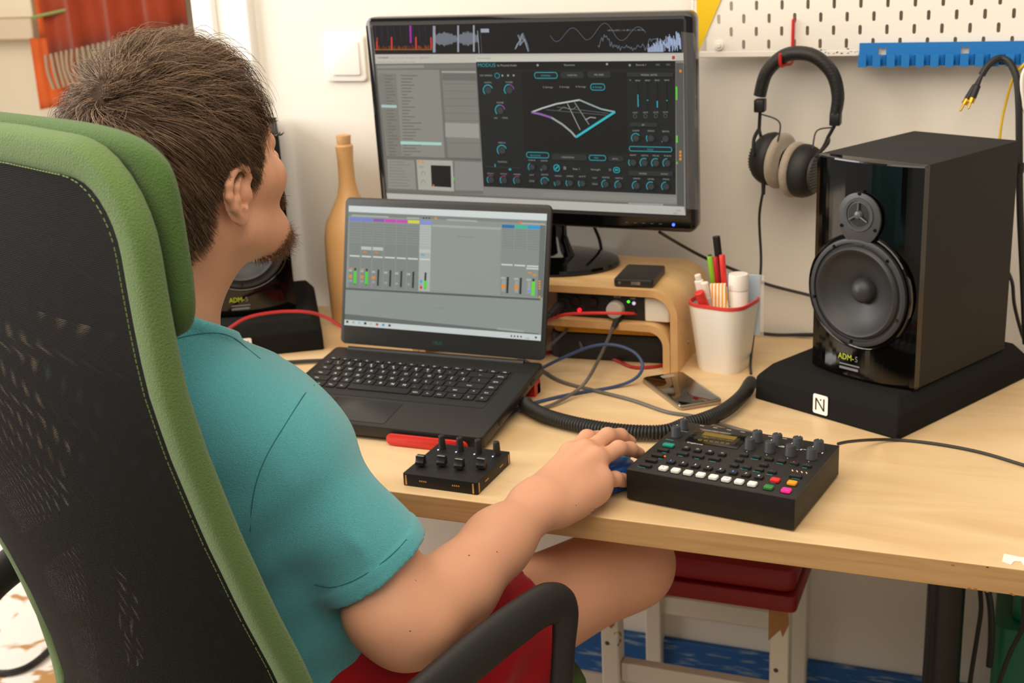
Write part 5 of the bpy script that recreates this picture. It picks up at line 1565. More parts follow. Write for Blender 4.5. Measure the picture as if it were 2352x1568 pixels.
mb = MB(); mb.add([(x * .99, y + .019 + (.006 if abs(x) < .25 else 0), z) for x, y, z in vs], fs); mb.build('inner_mesh', mm, CH, ang=80)
# headrest cushion in front of the top of the frame
mb = MB(); nxx, nzz = 36, 22; vs = []; fs = []
hz0, hz1 = 1.106, 1.298
def sup(a, e): return math.copysign(abs(a) ** e, a)
nu, nv = 56, 20
for j in range(nv + 1):
    ph = -PI / 2 + PI * j / nv
    for i in range(nu):
        th = i / nu * 2 * PI
        x = .298 * sup(math.cos(th), .32) * sup(math.cos(ph), .38); z = (hz0 + hz1) / 2 + (hz1 - hz0) / 2 * sup(math.sin(th), .42) * sup(math.cos(ph), .38)
        y = .021 * sup(math.sin(ph), .8)
        vs.append((x, prof_y(z) + .031 + y, z))
for j in range(nv):
    for i in range(nu):
        m2 = (i + 1) % nu; fs.append((j * nu + i, j * nu + m2, (j + 1) * nu + m2, (j + 1) * nu + i))
mb.add(vs, fs); HR = mb.build('headrest', mat('dark_green_canvas', '47662f', .85, noise=.10, nscale=420, bump=.9, bscale=620, spec=.25, sheen=.2), CH, ang=80)
for off_, nm in ((.0165, 'front_seam'), (.0425, 'rear_seam')):
    ph = math.asin(min(.999, (abs(off_ - .031) / .021) ** 1.25)); sc_ = math.cos(ph) ** .38; seam = []
    for k in range(61):
        th = -PI / 2 + .03 + (PI - .06) * k / 60
        x = .2985 * sup(math.cos(th), .32) * sc_; z = (hz0 + hz1) / 2 + (hz1 - hz0 + .0006) / 2 * sup(math.sin(th), .42) * sc_
        seam.append((x, prof_y(z) + off_, z))
    mb = MB(); mb.tube(seam, .0016, 5, smooth=1); mb.build(nm, stitch_d, HR)
# armrests
for sx in (1, -1):
    mb = MB()
    pts = [(sx * .342, .04, .63), (sx * .338, .09, .668), (sx * .337, .17, .692), (sx * .336, .27, .708), (sx * .336, .345, .716), (sx * .336, .393, .716), (sx * .336, .423, .695), (sx * .336, .420, .65), (sx * .336, .408, .58), (sx * .334, .39, .52), (sx * .330, .36, .475), (sx * .30, .30, .455)]
    rs_ = [.022, .026, .028, .029, .028, .026, .021, .018, .018, .018, .018, .018]
    mb.tube(pts, rs_, 18, flat=.55, up=(1, 0, 0), smooth=7)
    # widen across: scale x about the arm centre
    v2 = []
    for v in mb.v:
        v = Vector(v); cx_ = sx * .336; v.x = cx_ + (v.x - cx_) * 1.0; v2.append(tuple(v))
    mb.v = v2
    arm = mb.build('armrest', mat('arm_rubber', '1d1c1c', .5, bump=.2, bscale=900), CH, ang=70)
mb = MB(); mb.rbox(.50, .50, .065, .07, .025, 0, None, (0, .36, .435)); mb.build('seat', mat('green_seat_canvas', '4c6a33', .9, bump=.4, bscale=1200), CH)
mb = MB(); mb.rbox(.30, .26, .04, .03, .008, 0, None, (0, .34, .395)); mb.cyl(.028, .028, .10, .40, 24, c=(0, .34)); mb.build('gas_column', 'black', CH)
mb = MB(); mb.tube([(0, .25, .41), (0, .12, .42), (0, .10, .52), (0, .075, .66)], .02, 12, flat=.6, up=(1, 0, 0), smooth=6); mb.build('back_bracket', 'black', CH)
for k in range(5):
    a = R(18 + 72 * k); mb = MB()
    mb.tube([(0, .34, .105), (.15 * math.cos(a), .34 + .15 * math.sin(a), .095), (.30 * math.cos(a), .34 + .30 * math.sin(a), .07)], [.028, .022, .015], 10, smooth=4); lg = mb.build('leg', 'black', CH)
    mb = MB(); mb.lathe([(0, -.012), (.024, -.012), (.026, 0), (.024, .012), (0, .012)], 20, 0, T((.30 * math.cos(a), .34 + .30 * math.sin(a), .027), PI / 2, 0, a)); mb.build('caster', 'rubber', lg)

# ================================================================ person: implicit surfaces meshed at several resolutions
def CL(x, y, z): return tuple(CHM @ Vector((x, y, z)))


class Field:
    """ordered list of smooth unions / cuts of round cones and ellipsoids"""
    def __init__(s): s.ops = []

    def cone(s, a, b, ra, rb, k=.02, op=1):
        s.ops.append(('c', np.array(a, np.float32), np.array(b, np.float32), ra, rb, k, op)); return s

    def ell(s, c, r, k=.02, op=1, M_=None):
        m3 = np.eye(3, dtype=np.float32) if M_ is None else np.array(M_.to_3x3(), np.float32)
        s.ops.append(('e', np.array(c, np.float32), m3, np.array(r, np.float32), None, k, op)); return s

    def chain(s, pts, rs, k=.02, op=1):
        for i in range(len(pts) - 1): s.cone(pts[i], pts[i + 1], rs[i], rs[i + 1], k, op)
        return s

    @staticmethod
    def one(o, P):
        if o[0] == 'c':
            _, a, b, ra, rb, _, _ = o
            ba = b - a; pa = P - a
            h = np.clip(pa @ ba / max(float(ba @ ba), 1e-12), 0, 1)
            d = pa - h[:, None] * ba
            return np.sqrt((d * d).sum(1)) - (ra + (rb - ra) * h)
        _, c, m3, r, _, _, _ = o
        q_ = (P - c) @ m3
        k0 = np.sqrt(((q_ / r) ** 2).sum(1)); k1 = np.sqrt(((q_ / (r * r)) ** 2).sum(1))
        return k0 * (k0 - 1) / np.maximum(k1, 1e-9)

    def ev(s, P, idx=None):
        d = np.full(len(P), 1.0, np.float32)
        for i in (range(len(s.ops)) if idx is None else idx):
            o = s.ops[i]; e = s.one(o, P); k = o[5]
            if o[6] == 1:
                h = np.maximum(k - np.abs(d - e), 0) / k; d = np.minimum(d, e) - h * h * k * .25
            else:
                e = -e; h = np.maximum(k - np.abs(d - e), 0) / k; d = np.maximum(d, e) + h * h * k * .25
        return d

    def mesh(s, lo, hi, h, warp=None):
        """surface nets over active blocks; returns vertices, quads"""
        lo = np.array(lo, np.float32); hi = np.array(hi, np.float32); n = 10
        nb = np.maximum(1, np.ceil((hi - lo) / (h * n)).astype(int))
        g = np.stack(np.meshgrid(*[np.arange(k) for k in nb], indexing='ij'), -1).reshape(-1, 3)
        cen = lo + (g + .5) * (h * n); rad = h * n * .5 * 1.733
        d = s.ev(cen.astype(np.float32)); act = np.abs(d) < rad * 2.4 + .010
        g = g[act]; cen = cen[act]
        D_ = np.stack([s.one(o, cen.astype(np.float32)) for o in s.ops], 1)
        li = np.stack(np.meshgrid(*[np.arange(n + 1)] * 3, indexing='ij'), -1).reshape(-1, 3)
        KV, VV = [], []; KE = {0: [], 1: [], 2: []}; SG = {0: [], 1: [], 2: []}
        S = 1 << 20
        tot_ = nb * n + 2
        def key_(ijk): return (ijk[..., 0].astype(np.int64) * int(tot_[1] + 2) + ijk[..., 1]) * int(tot_[2] + 2) + ijk[..., 2]
        for bi in range(len(g)):
            idx = [i for i in range(len(s.ops)) if D_[bi, i] < rad * 2.0 + s.ops[i][5] * 1.5 + .022]
            if not idx: continue
            P = (lo + (g[bi] * n + li) * h).astype(np.float32)
            if warp is not None: f = s.ev(P, idx) + warp(P)
            else: f = s.ev(P, idx)
            if f.min() > 0 or f.max() < 0: continue
            F_ = f.reshape(n + 1, n + 1, n + 1); sg = F_ < 0
            cs = np.zeros((n, n, n, 3), np.float32); cnt = np.zeros((n, n, n), np.float32)
            ax = np.arange(n + 1, dtype=np.float32)
            for d_ in range(3):
                sl0 = [slice(None)] * 3; sl1 = [slice(None)] * 3; sl0[d_] = slice(0, n); sl1[d_] = slice(1, n + 1)
                A_, B_ = F_[tuple(sl0)], F_[tuple(sl1)]; cr_ = (A_ < 0) != (B_ < 0)
                t_ = np.where(cr_, A_ / np.where(cr_, A_ - B_, 1), 0)
                grid = np.stack(np.meshgrid(*[np.arange(x_) for x_ in A_.shape], indexing='ij'), -1).astype(np.float32)
                grid[..., d_] += t_; grid *= cr_[..., None]
                o1, o2 = [a for a in range(3) if a != d_]
                for u_ in (0, 1):
                    for v_ in (0, 1):
                        ss = [slice(0, n)] * 3; ss[o1] = slice(u_, n + u_); ss[o2] = slice(v_, n + v_)
                        cs += grid[tuple(ss)]; cnt += cr_[tuple(ss)]
                # owned edges
                e_ = cr_[:n, :n, :n]
                ii = np.argwhere(e_)
                if len(ii):
                    KE[d_].append(ii + g[bi] * n); SG[d_].append(A_[:n, :n, :n][e_] < 0)
            m_ = cnt > 0
            ii = np.argwhere(m_)
            KV.append(key_(ii + g[bi] * n)); VV.append(lo + (cs[m_] / cnt[m_][:, None] + g[bi] * n) * h)
        KV = np.concatenate(KV); VV = np.concatenate(VV)
        od = np.argsort(KV); KV = KV[od]; VV = VV[od]
        quads = []
        for d_ in range(3):
            if not KE[d_]: continue
            E_ = np.concatenate(KE[d_]); sgn = np.concatenate(SG[d_]); o1, o2 = (d_ + 1) % 3, (d_ + 2) % 3
            q_ = []; ok = np.ones(len(E_), bool)
            for u_, v_ in ((0, 0), (1, 0), (1, 1), (0, 1)):
                e2 = E_.copy(); e2[:, o1] -= u_; e2[:, o2] -= v_
                ok &= (e2 >= 0).all(1)
                kk = key_(np.maximum(e2, 0)); p_ = np.clip(np.searchsorted(KV, kk), 0, len(KV) - 1); ok &= KV[p_] == kk; q_.append(p_)
            q_ = np.stack(q_, 1)[ok]; sgn = sgn[ok]
            q_[~sgn] = q_[~sgn][:, ::-1]
            quads.append(q_)
        return VV, np.concatenate(quads)


def relax(V, Q, it=2, f=.5):
    for _ in range(it):
        acc = np.zeros_like(V); cnt = np.zeros(len(V), np.float32)
        for a, b_ in ((0, 1), (1, 2), (2, 3), (3, 0)):
            np.add.at(acc, Q[:, a], V[Q[:, b_]]); np.add.at(acc, Q[:, b_], V[Q[:, a]])
            np.add.at(cnt, Q[:, a], 1); np.add.at(cnt, Q[:, b_], 1)
        V = V + f * (acc / np.maximum(cnt, 1)[:, None] - V)
    return V


def nets_object(name, parts, mats, parent, org=(0, 0, 0)):
    vs = np.concatenate([p_[0] for p_ in parts]); o_ = 0; qs = []
    for v, q_ in parts: qs.append(q_ + o_); o_ += len(v)
    qs = np.concatenate(qs)
    me = bpy.data.meshes.new(name)
    me.vertices.add(len(vs)); me.vertices.foreach_set('co', (vs - np.array(org, np.float32)).astype(np.float32).ravel())
    me.loops.add(len(qs) * 4); me.loops.foreach_set('vertex_index', qs.astype(np.int32).ravel())
    me.polygons.add(len(qs)); me.polygons.foreach_set('loop_start', (np.arange(len(qs)) * 4).astype(np.int32)); me.polygons.foreach_set('loop_total', np.full(len(qs), 4, np.int32))
    me.update(calc_edges=True); me.validate()
    me.polygons.foreach_set('use_smooth', [True] * len(me.polygons))
    for m_ in (mats if isinstance(mats, list) else [mats]): me.materials.append(M[m_] if isinstance(m_, str) else m_)
    o = bpy.data.objects.new(name, me); COL.objects.link(o); o.parent = parent
    return o


PO = Vector(CL(0, .24, .50))
MAN = thing('person', 'person with short brown hair and teal t-shirt, seated with a hand on the mouse', 'person', tuple(PO))
# ---- joints
HO = Vector((-0.4886, -0.2553, 1.2149))
HM = Matrix.Translation(HO) @ Matrix.Rotation(R(-13), 4, 'Z') @ Matrix.Rotation(R(11), 4, 'X') @ Matrix.Scale(1.06, 4)
HR3 = (Matrix.Rotation(R(-13), 4, 'Z') @ Matrix.Rotation(R(11), 4, 'X'))
HS = 1.06
def HL(x, y, z): return tuple(HM @ Vector((x, y, z)))
NB = CL(-.006, .135, 1.035)
SHR = (-0.391, -0.2868, 0.9251); ELR = (-0.2554, -0.251, 0.7358)
SHL = CL(-.190, .165, .945); ELL = CL(-.26, .30, .70); WRL = CL(-.22, .50, .645)
W0 = Vector((-.188, -.050, 0)); dv = Vector((.27, .963, 0)); nv = Vector((-.963, .27, 0))
def HP(a, b_, z):
    p_ = W0 + dv * a + nv * b_; return (p_.x, p_.y, z)
WR = HP(-.004, 0, .786)

B = Field()
# torso
B.cone(CL(-.008, .155, .968), CL(0, .19, .88), .064, .092, .05)
B.ell(CL(0, .205, .875), (.146, .098, .122), .05, M_=CHM)
B.ell(CL(-.01, .225, .72), (.125, .090, .16), .05, M_=CHM)
B.ell(CL(-.01, .235, .57), (.145, .104, .080), .05, M_=CHM)
B.cone(CL(.040, .162, .978), SHR, .032, .044, .05)
B.cone(CL(-.050, .170, .995), SHL, .036, .046, .05)
# neck
B.cone(NB, HL(0, -.026, -.055), .056, .051, .03)
B.cone(CL(0.0, .140, .98), CL(.05, .160, .95), .034, .036, .04)
B.cone(HL(.050, -.026, -.045), CL(.000, .155, 1.02), .012, .010, .02)
torso_n = len(B.ops)
# arms
EL2 = Vector(ELR)
B.chain([SHR, Vector(SHR).lerp(EL2, .5), ELR], [.046, .044, .041], .03)
fa = EL2.lerp(Vector(WR), .28) + Vector((0, 0, -.008))
B.cone(ELR, tuple(fa), .039, .0400, .025)
B.cone(tuple(fa), tuple(EL2.lerp(Vector(WR), .62)), .0400, .0345, .03)
B.ell((-0.2646, -0.2741, 0.729), (.040, .040, .036), .04)
B.ell((-0.288, -0.2882, 0.7487), (.034, .034, .030), .04)
B.cone(tuple(EL2.lerp(Vector(WR), .62)), WR, .0345, .0255, .03)
B.ell(tuple(EL2 + Vector(CL(0, -.028, -.020)) - Vector(CL(0, 0, 0))), (.018, .018, .018), .035)
B.cone(HP(-.012, .011, .788), HP(-.012, -.012, .786), .0225, .0215, .02)
# palm
kn = {'i': HP(.098, .027, .805), 'm': HP(.102, .006, .811), 'r': HP(.096, -.015, .807), 'p': HP(.083, -.030, .789)}
for key_n, st, r0, r1 in (('i', HP(.012, .014, .788), .019, .0135), ('m', HP(.008, .003, .790), .020, .0138), ('r', HP(.006, -.007, .788), .020, .0132), ('p', HP(.004, -.016, .784), .019, .0125)):
    B.cone(st, kn[key_n], r0, r1, .016)
B.ell(HP(.045, .032, .780), (.017, .032, .015), .016, M_=Matrix.Rotation(R(-16 - 12), 4, 'Z'))
B.ell(HP(.045, -.026, .778), (.013, .036, .016), .016, M_=Matrix.Rotation(R(-16 + 8), 4, 'Z'))
for kk_ in kn.values(): B.ell((kk_[0], kk_[1], kk_[2] + .004), (.0105, .0105, .0105), .010)
# fingers
B.chain([kn['i'], HP(.142, .031, .812), HP(.166, .030, .803), HP(.183, .029, .789)], [.0112, .0098, .0088, .0078], .006)
B.chain([kn['m'], HP(.150, .005, .817), HP(.177, .003, .808), HP(.197, .001, .793)], [.0116, .0100, .0090, .0080], .006)
B.chain([kn['r'], HP(.138, -.019, .809), HP(.164, -.0195, .799), HP(.186, -.0195, .785)], [.0112, .0096, .0088, .0078], .006)
B.chain([kn['p'], (-.1290, .050, .780), (-.1255, .068, .771), (-.1220, .081, .763)], [.0105, .0090, .0080, .0070], .006)
B.cone(HP(.010, -.018, .776), HP(.075, -.030, .776), .0175, .0125, .018)
# thumb
B.chain([HP(.030, .030, .781), HP(.068, .047, .773), HP(.097, .051, .768), HP(.118, .047, .765)], [.015, .0125, .0105, .0088], .010)
# tendons
for key_n, st in (('i', HP(.03, .012, .803)), ('m', HP(.026, .003, .806)), ('r', HP(.025, -.006, .803))):
    k_ = kn[key_n]; B.cone(st, (k_[0], k_[1], k_[2] + .0092), .0036, .0046, .009)
arm_n = len(B.ops)
# left arm
B.chain([SHL, Vector(SHL).lerp(Vector(ELL), .5), ELL], [.050, .046, .040], .03)
B.chain([ELL, WRL], [.042, .027], .03)
WL = Vector(WRL)
B.ell(tuple(WL + Vector((.02, .05, -.01))), (.038, .05, .016), .02)
for k in range(4): B.cone(tuple(WL + Vector((.0 + k * .018, .085, -.01))), tuple(WL + Vector((.005 + k * .018, .15 - abs(k - 1.5) * .012, -.03))), .0095, .0075, .006)
B.cone(tuple(WL + Vector((.045, .03, -.01))), tuple(WL + Vector((.075, .09, -.02))), .012, .009, .008)
# legs
KR = CL(.200, .665, .626); KL_ = CL(-.27, .60, .585)
B.cone(CL(.09, .25, .575), KR, .088, .056, .04)
B.cone(CL(-.09, .25, .575), KL_, .088, .062, .04)
B.ell(KR, (.054, .054, .050), .03)
B.chain([CL(.200, .668, .616), CL(.14, .58, .590), CL(-.02, .40, .550)], [.047, .046, .036], .03)
B.cone(CL(-.02, .40, .545), CL(-.12, .36, .535), .034, .028, .02)
B.chain([KL_, CL(-.25, .64, .40), CL(-.24, .62, .12)], [.056, .054, .036], .03)
B.chain([CL(-.24, .60, .06), CL(-.24, .75, .04)], [.038, .030], .03)

# ---- head (local frame, scaled)
Hd = Field()
def he(c, r, k=.02, op=1, rot=None):
    m_ = HR3 if rot is None else HR3 @ rot
    Hd.ell(HL(*c), tuple(x * HS for x in r), k, op, m_)
def hc(a, b_, ra, rb, k=.02, op=1): Hd.cone(HL(*a), HL(*b_), ra * HS, rb * HS, k, op)
he((0, -.011, .029), (.0745, .084, .079), .03)
he((0, -.033, .010), (.070, .062, .070), .03)
he((0, .040, .015), (.062, .050, .068), .03)
he((0, .036, -.040), (.055, .046, .062), .025)
for sx in (1, -1):
    hc((sx * .052, .002, -.062), (sx * .012, .078, -.104), .017, .016, .03)
    hc((sx * .048, .046, -.024), (sx * .030, .066, -.040), .018, .017, .02)
    he((sx * .034, .072, -.030), (.020, .016, .018), .02)
    hc((sx * .012, .089, .018), (sx * .042, .076, .016), .0075, .006, .012)
he((0, .080, -.100), (.021, .017, .018), .02)
he((0, .060, -.085), (.035, .030, .030), .03)
for sx in (1, -1):
    he((sx * .032, .095, .002), (.0165, .011, .0105), .012, -1)
    he((sx * .032, .0795, .001), (.0145, .0118, .0118), .006)
hc((0, .086, .006), (0, .110, -.026), .0070, .0080, .008)
he((0, .1135, -.031), (.0095, .0098, .0085), .006)
for sx in (1, -1): he((sx * .012, .099, -.036), (.0075, .010, .0065), .006)
for sx in (1, -1): he((sx * .006, .104, -.0415), (.0035, .005, .0025), .002, -1)
he((0, .083, -.058), (.022, .014, .014), .010)
he((0, .0955, -.063), (.020, .0065, .0042), .005)
he((0, .0945, -.0715), (.018, .0068, .0050), .005)
he((0, .103, -.0672), (.022, .006, .0012), .002, -1)
hc((0, -.026, -.050), (0, -.012, -.070), .048, .046, .03)
Hd.cone(NB, HL(0, -.026, -.055), .056, .051, .03)
Hd.cone(HL(.050, -.026, -.045), CL(.000, .155, 1.02), .012, .010, .02)
Hd.cone(HL(0, .006, -.085), CL(-.012, .150, 1.03), .020, .028, .03)
Hd.ops += B.ops[:6] + [B.ops[7]]
# ears
for sx in (1, -1):
    er = Matrix.Rotation(R(sx * 10), 4, 'Z') @ Matrix.Rotation(R(-14), 4, 'X')
    E0 = Vector((sx * .0715, -.004, -.018))
    def ea(u, v, w_=0):  # u forward, v up, w outward
        q_ = er @ Vector((sx * w_ * .9, u * 1.16, v * .84)); return tuple(E0 + q_)
    er3 = er
    he(ea(-.008, 0, .004), (.0032, .0165, .027), .006, 1, er3)
    rim = [ea(.010, .004, .001), ea(.012, .016, .005), ea(.006, .0265, .009), ea(-.004, .0305, .011), ea(-.015, .026, .012), ea(-.0215, .014, .012), ea(-.0215, .000, .011), ea(-.016, -.013, .010), ea(-.008, -.023, .008)]
    for a_, b_ in zip(rim[:-1], rim[1:]): hc(a_, b_, .0037, .0037, .003)
    anti = [ea(-.004, .018, .009), ea(-.012, .009, .011), ea(-.0125, -.004, .011), ea(-.007, -.014, .010), ea(.001, -.0165, .008)]
    for a_, b_ in zip(anti[:-1], anti[1:]): hc(a_, b_, .0032, .0032, .004)
    he(ea(-.003, -.0265, .0065), (.0042, .0085, .0085), .005, 1, er3)
    he(ea(.008, -.005, .005), (.0045, .0045, .0065), .004, 1, er3)
    he(ea(-.002, -.002, .009), (.0075, .0080, .0105), .003, -1, er3)
    he(ea(.001, .013, .010), (.004, .0055, .0055), .003, -1, er3)
    hc(ea(.002, 0, -.006), ea(.002, 0, -.002), .014, .013, .006)

V1, Q1 = Hd.mesh(tuple(HO - Vector((.16, .17, .235))), tuple(HO + Vector((.16, .17, .16))), .0019)
V1 = relax(V1, Q1, 1, .4)
def cutq(V, Q, keep):
    kq = keep[Q].all(1); Q = Q[kq]; used = np.zeros(len(V), bool); used[Q] = True
    m_ = np.cumsum(used) - 1; return V[used], m_[Q]
zc_ = 1.0
V1, Q1 = cutq(V1, Q1, V1[:, 2] > zc_)
# right arm and hand, fine
FA = Field(); FA.ops = B.ops[:arm_n]
V2, Q2 = FA.mesh((-.46, -.42, .66), (-.05, .20, 1.0), .0023)
inv = np.array(CHM.inverted(), np.float32)
loc_ = V2 @ inv[:3, :3].T + inv[:3, 3]
V2, Q2 = cutq(V2, Q2, (V2[:, 2] < .89) & (loc_[:, 0] > .150))
V2 = relax(V2, Q2, 1, .3)
V3, Q3 = B.mesh((-1.0, -.55, 0.0), (.12, .45, 1.12), .0048)
loc_ = V3 @ inv[:3, :3].T + inv[:3, 3]
V3, Q3 = cutq(V3, Q3, ~((loc_[:, 0] > .158) & (V3[:, 2] > .66) & (V3[:, 2] < .88) & ~((loc_[:, 1] > .42) & (V3[:, 2] < .71))) & (V3[:, 2] < 1.012))
V3 = relax(V3, Q3, 6, .5)
BODY = nets_object('body', [(V1, Q1), (V2, Q2), (V3, Q3)], 'skin', MAN, tuple(PO))

# eyes
for sx in (1, -1):
    mb = MB(); vs = []
    mb.lathe([(.0118 * HS * math.sin(a / 16 * PI), -.0118 * HS * math.cos(a / 16 * PI)) for a in range(17)], 24, 0, Matrix.Translation(Vector(HL(sx * .032, .0805, .001)) - PO) @ HR3 @ Matrix.Rotation(-PI / 2, 4, 'X'))
    ey_ = mb.build('eye', mat('eye_white', 'e9e3da', .15), MAN)
    mb = MB(); mb.lathe([(0, .0124 * HS), (.003, .0122 * HS), (.0055, .0108 * HS)], 20, 0, Matrix.Translation(Vector(HL(sx * .032, .0805, .001)) - PO) @ HR3 @ Matrix.Rotation(-PI / 2, 4, 'X'))
    mb.build('iris', mat('iris_brown', '3a2a1c', .1), ey_)

# ---- t-shirt
teal = mat('teal_jersey', '58a6b0', .95, noise=.20, nscale=520, bump=.5, bscale=900, spec=.12, sheen=.3)
TS = Field()
def infl(o, g):
    o = list(o)
    if o[0] == 'c': o[3] += g; o[4] += g
    else: o[3] = o[3] + np.float32(g)
    return tuple(o)
TS.ops = [infl(o, .0075) for o in B.ops[:torso_n] if o is not B.ops[torso_n - 1]]
TS.ell(CL(.000, .205, .875), (.160, .110, .122), .05, M_=CHM)
TS.ell(CL(-.012, .215, .74), (.160, .104, .17), .06, M_=CHM)
TS.ell(CL(-.020, .225, .60), (.158, .112, .10), .06, M_=CHM)
TS.ell(CL(-.075, .165, .86), (.125, .080, .12), .05, M_=CHM)
TS.cone(CL(.032, .156, .958), tuple(SHR), .036, .048, .05)
TS.cone(CL(-.045, .170, .992), SHL, .041, .052, .05)
TS.cone(tuple(Vector(NB) - Vector((0, 0, .02))), HL(0, -.030, -.055), .068, .062, .03)
NT = len(TS.ops)
SL1 = Vector(SHR).lerp(EL2, .70)
TS.cone(tuple(SHR), tuple(SL1.lerp(Vector(SHR), .1)), .0505, .0525, .03)
TS.cone(tuple(Vector(SHR).lerp(EL2, .35)), tuple(Vector(SHR).lerp(EL2, .85)), .051, .0545, .02)
TS.cone(tuple(Vector(SHR).lerp(EL2, .40)), tuple(Vector(SHR).lerp(EL2, .88) + (Vector(CL(-.016, -.004, 0)) - Vector(CL(0, 0, 0)))), .051, .0585, .02)
NR = len(TS.ops)
SL2 = Vector(SHL).lerp(Vector(ELL), .66)
TS.cone(SHL, tuple(Vector(SHL).lerp(Vector(ELL), .78)), .054, .060, .03)
NL = len(TS.ops)
ud = (EL2 - Vector(SHR)).normalized(); udl = (Vector(ELL) - Vector(SHL)).normalized()
ud2 = (ud + (Vector(CL(1, 0, 0)) - Vector(CL(0, 0, 0))) * -.10).normalized()
inv = np.array(CHM.inverted(), np.float32)
SEG = [((.19, .12, .84), (.04, .098, .75), .010, .0050), ((.20, .14, .79), (.05, .10, .68), .012, .0055), ((.185, .12, .90), (.19, .12, .76), .012, .0045), ((.21, .20, .74), (.12, .115, .62), .010, .0060),
       ((.20, .22, .66), (.14, .12, .57), .010, .0060), ((.195, .15, .93), (.225, .20, .83), .010, .0050), ((.20, .27, .95), (.25, .28, .84), .010, .0035), ((.165, .14, .97), (.20, .15, .86), .011, .0050),
       ((-.16, .10, .85), (-.04, .092, .76), .012, .005), ((.10, .09, .93), (-.02, .08, .88), .014, .0035), ((.15, .10, .72), (.02, .10, .60), .012, .005), ((.20, .26, .72), (.19, .18, .56), .010, .005)]
def swarp(P):
    lp = P @ inv[:3, :3].T + inv[:3, 3]
    out = np.zeros(len(P), np.float32)
    for a, b_, w_, amp in SEG:
        a = np.array(a); b_ = np.array(b_); ba = b_ - a; pa = lp - a; h = np.clip(pa @ ba / (ba @ ba), 0, 1)
        d2 = ((pa - h[:, None] * ba) ** 2).sum(1)
        out -= 2.1 * amp * np.exp(-d2 / (w_ * w_)) * np.sin(h * PI).clip(.15, 1)
    x, y, z = lp[:, 0], lp[:, 1], lp[:, 2]
    q_ = np.sin(x * 34 + z * 55 + 2.5 * np.sin(y * 26)) * np.sin(x * 21 - z * 24 + y * 40)
    out += .0026 * q_ * np.clip((.99 - z) / .08, 0, 1)
    cz_ = z - (1.072 - .55 * (y - .15))
    out -= (.0016 * np.clip((cz_ + .014) / .002, 0, 1) * (np.abs(x) < .10)).astype(np.float32)
    return out, cz_, z, x
class Cloth(Field):
    def sub(s, P, idx, a, b_):
        ii = [i for i in idx if a <= i < b_]
        return Field.ev(s, P, ii) if ii else np.full(len(P), 1., np.float32)
    def ev(s, P, idx=None):
        idx = list(range(len(s.ops))) if idx is None else idx
        o_, cz_, z, x = swarp(P)
        t_ = np.maximum.reduce([s.sub(P, idx, 0, NT) + o_, np.where(np.abs(x) < .14, cz_ * .9, -1.), .545 - z])
        s1 = (P - np.array(SL1, np.float32)) @ np.array(ud2, np.float32)
        rf = s.sub(P, idx, NT, NR) + o_ - .0020 * np.clip((s1 + .021) / .002, 0, 1)
        rm_ = s.sub(P, idx, NL, NL + 1)
        rf = np.maximum.reduce([rf, s1, -rm_])
        s2 = (P - np.array(SL2, np.float32)) @ np.array(udl, np.float32)
        lf = np.maximum.reduce([s.sub(P, idx, NR, NL), s2, -s.sub(P, idx, NL + 1, NL + 2)])
        for e, k in ((rf, .022), (lf, .022)):
            h = np.maximum(k - np.abs(t_ - e), 0) / k; t_ = np.minimum(t_, e) - h * h * k * .25
        return t_.astype(np.float32)
CS = Cloth(); CS.ops = TS.ops
# hollow sleeve mouths
CS.cone(tuple(Vector(SHR).lerp(EL2, .60)), tuple(Vector(SHR).lerp(EL2, .95)), .0475, .0500, .004)
CS.cone(tuple(Vector(SHL).lerp(Vector(ELL), .58)), tuple(Vector(SHL).lerp(Vector(ELL), .95)), .052, .056, .004)
VS, QS = CS.mesh((-.95, -.60, .48), (-.12, .12, 1.12), .0032)
VS = relax(VS, QS, 1, .3)
SHIRT = nets_object('t_shirt', [(VS, QS)], teal, MAN, tuple(PO))
# stitched seams lying on the cloth
from mathutils.bvhtree import BVHTree
bs = BVHTree.FromPolygons([Vector(v) for v in VS.tolist()], QS.tolist())
eye_ = Vector((0.322, -1.3609, 1.4361))
for name_, dirs_ in (('shoulder_seam', [(-0.4936, 0.8189, -0.3279), (-0.5016, 0.8153, -0.3288), (-0.508, 0.8105, -0.3351), (-0.5135, 0.805, -0.3444), (-0.5204, 0.7979, -0.3568), (-0.5273, 0.7908, -0.3692), (-0.5337, 0.7833, -0.3832), (-0.5382, 0.7761, -0.3989), (-0.54, 0.7693, -0.4164), (-0.5396, 0.7634, -0.4339)]),
                     ('sleeve_hem', [(-0.4909, 0.7692, -0.4752), (-0.4788, 0.7733, -0.4778), (-0.4666, 0.7792, -0.4752), (-0.4546, 0.7861, -0.4694), (-0.4427, 0.7939, -0.4611), (-0.4334, 0.8006, -0.4527), (-0.4271, 0.8057, -0.4453)]),
                     ('collar_seam', [(-0.6022, 0.7876, -0.2893), (-0.5924, 0.7922, -0.2875), (-0.5816, 0.797, -0.2865), (-0.5706, 0.8011, -0.2877), (-0.5609, 0.8036, -0.292), (-0.5517, 0.8048, -0.2995), (-0.5417, 0.8061, -0.3076)])):
    pts = []
    for d_ in dirs_:
        hit = bs.ray_cast(eye_, Vector(d_).normalized())
        if hit[0] is not None and (not pts or (hit[0] - PO - pts[-1]).length < .06): pts.append(hit[0] + hit[1] * .0001 - PO)
    if len(pts) > 2:
        mb = MB(); mb.tube(pts, .0006, 5, smooth=5); mb.build(name_, mat('seam_teal', '256c74', .9), SHIRT); mb = None


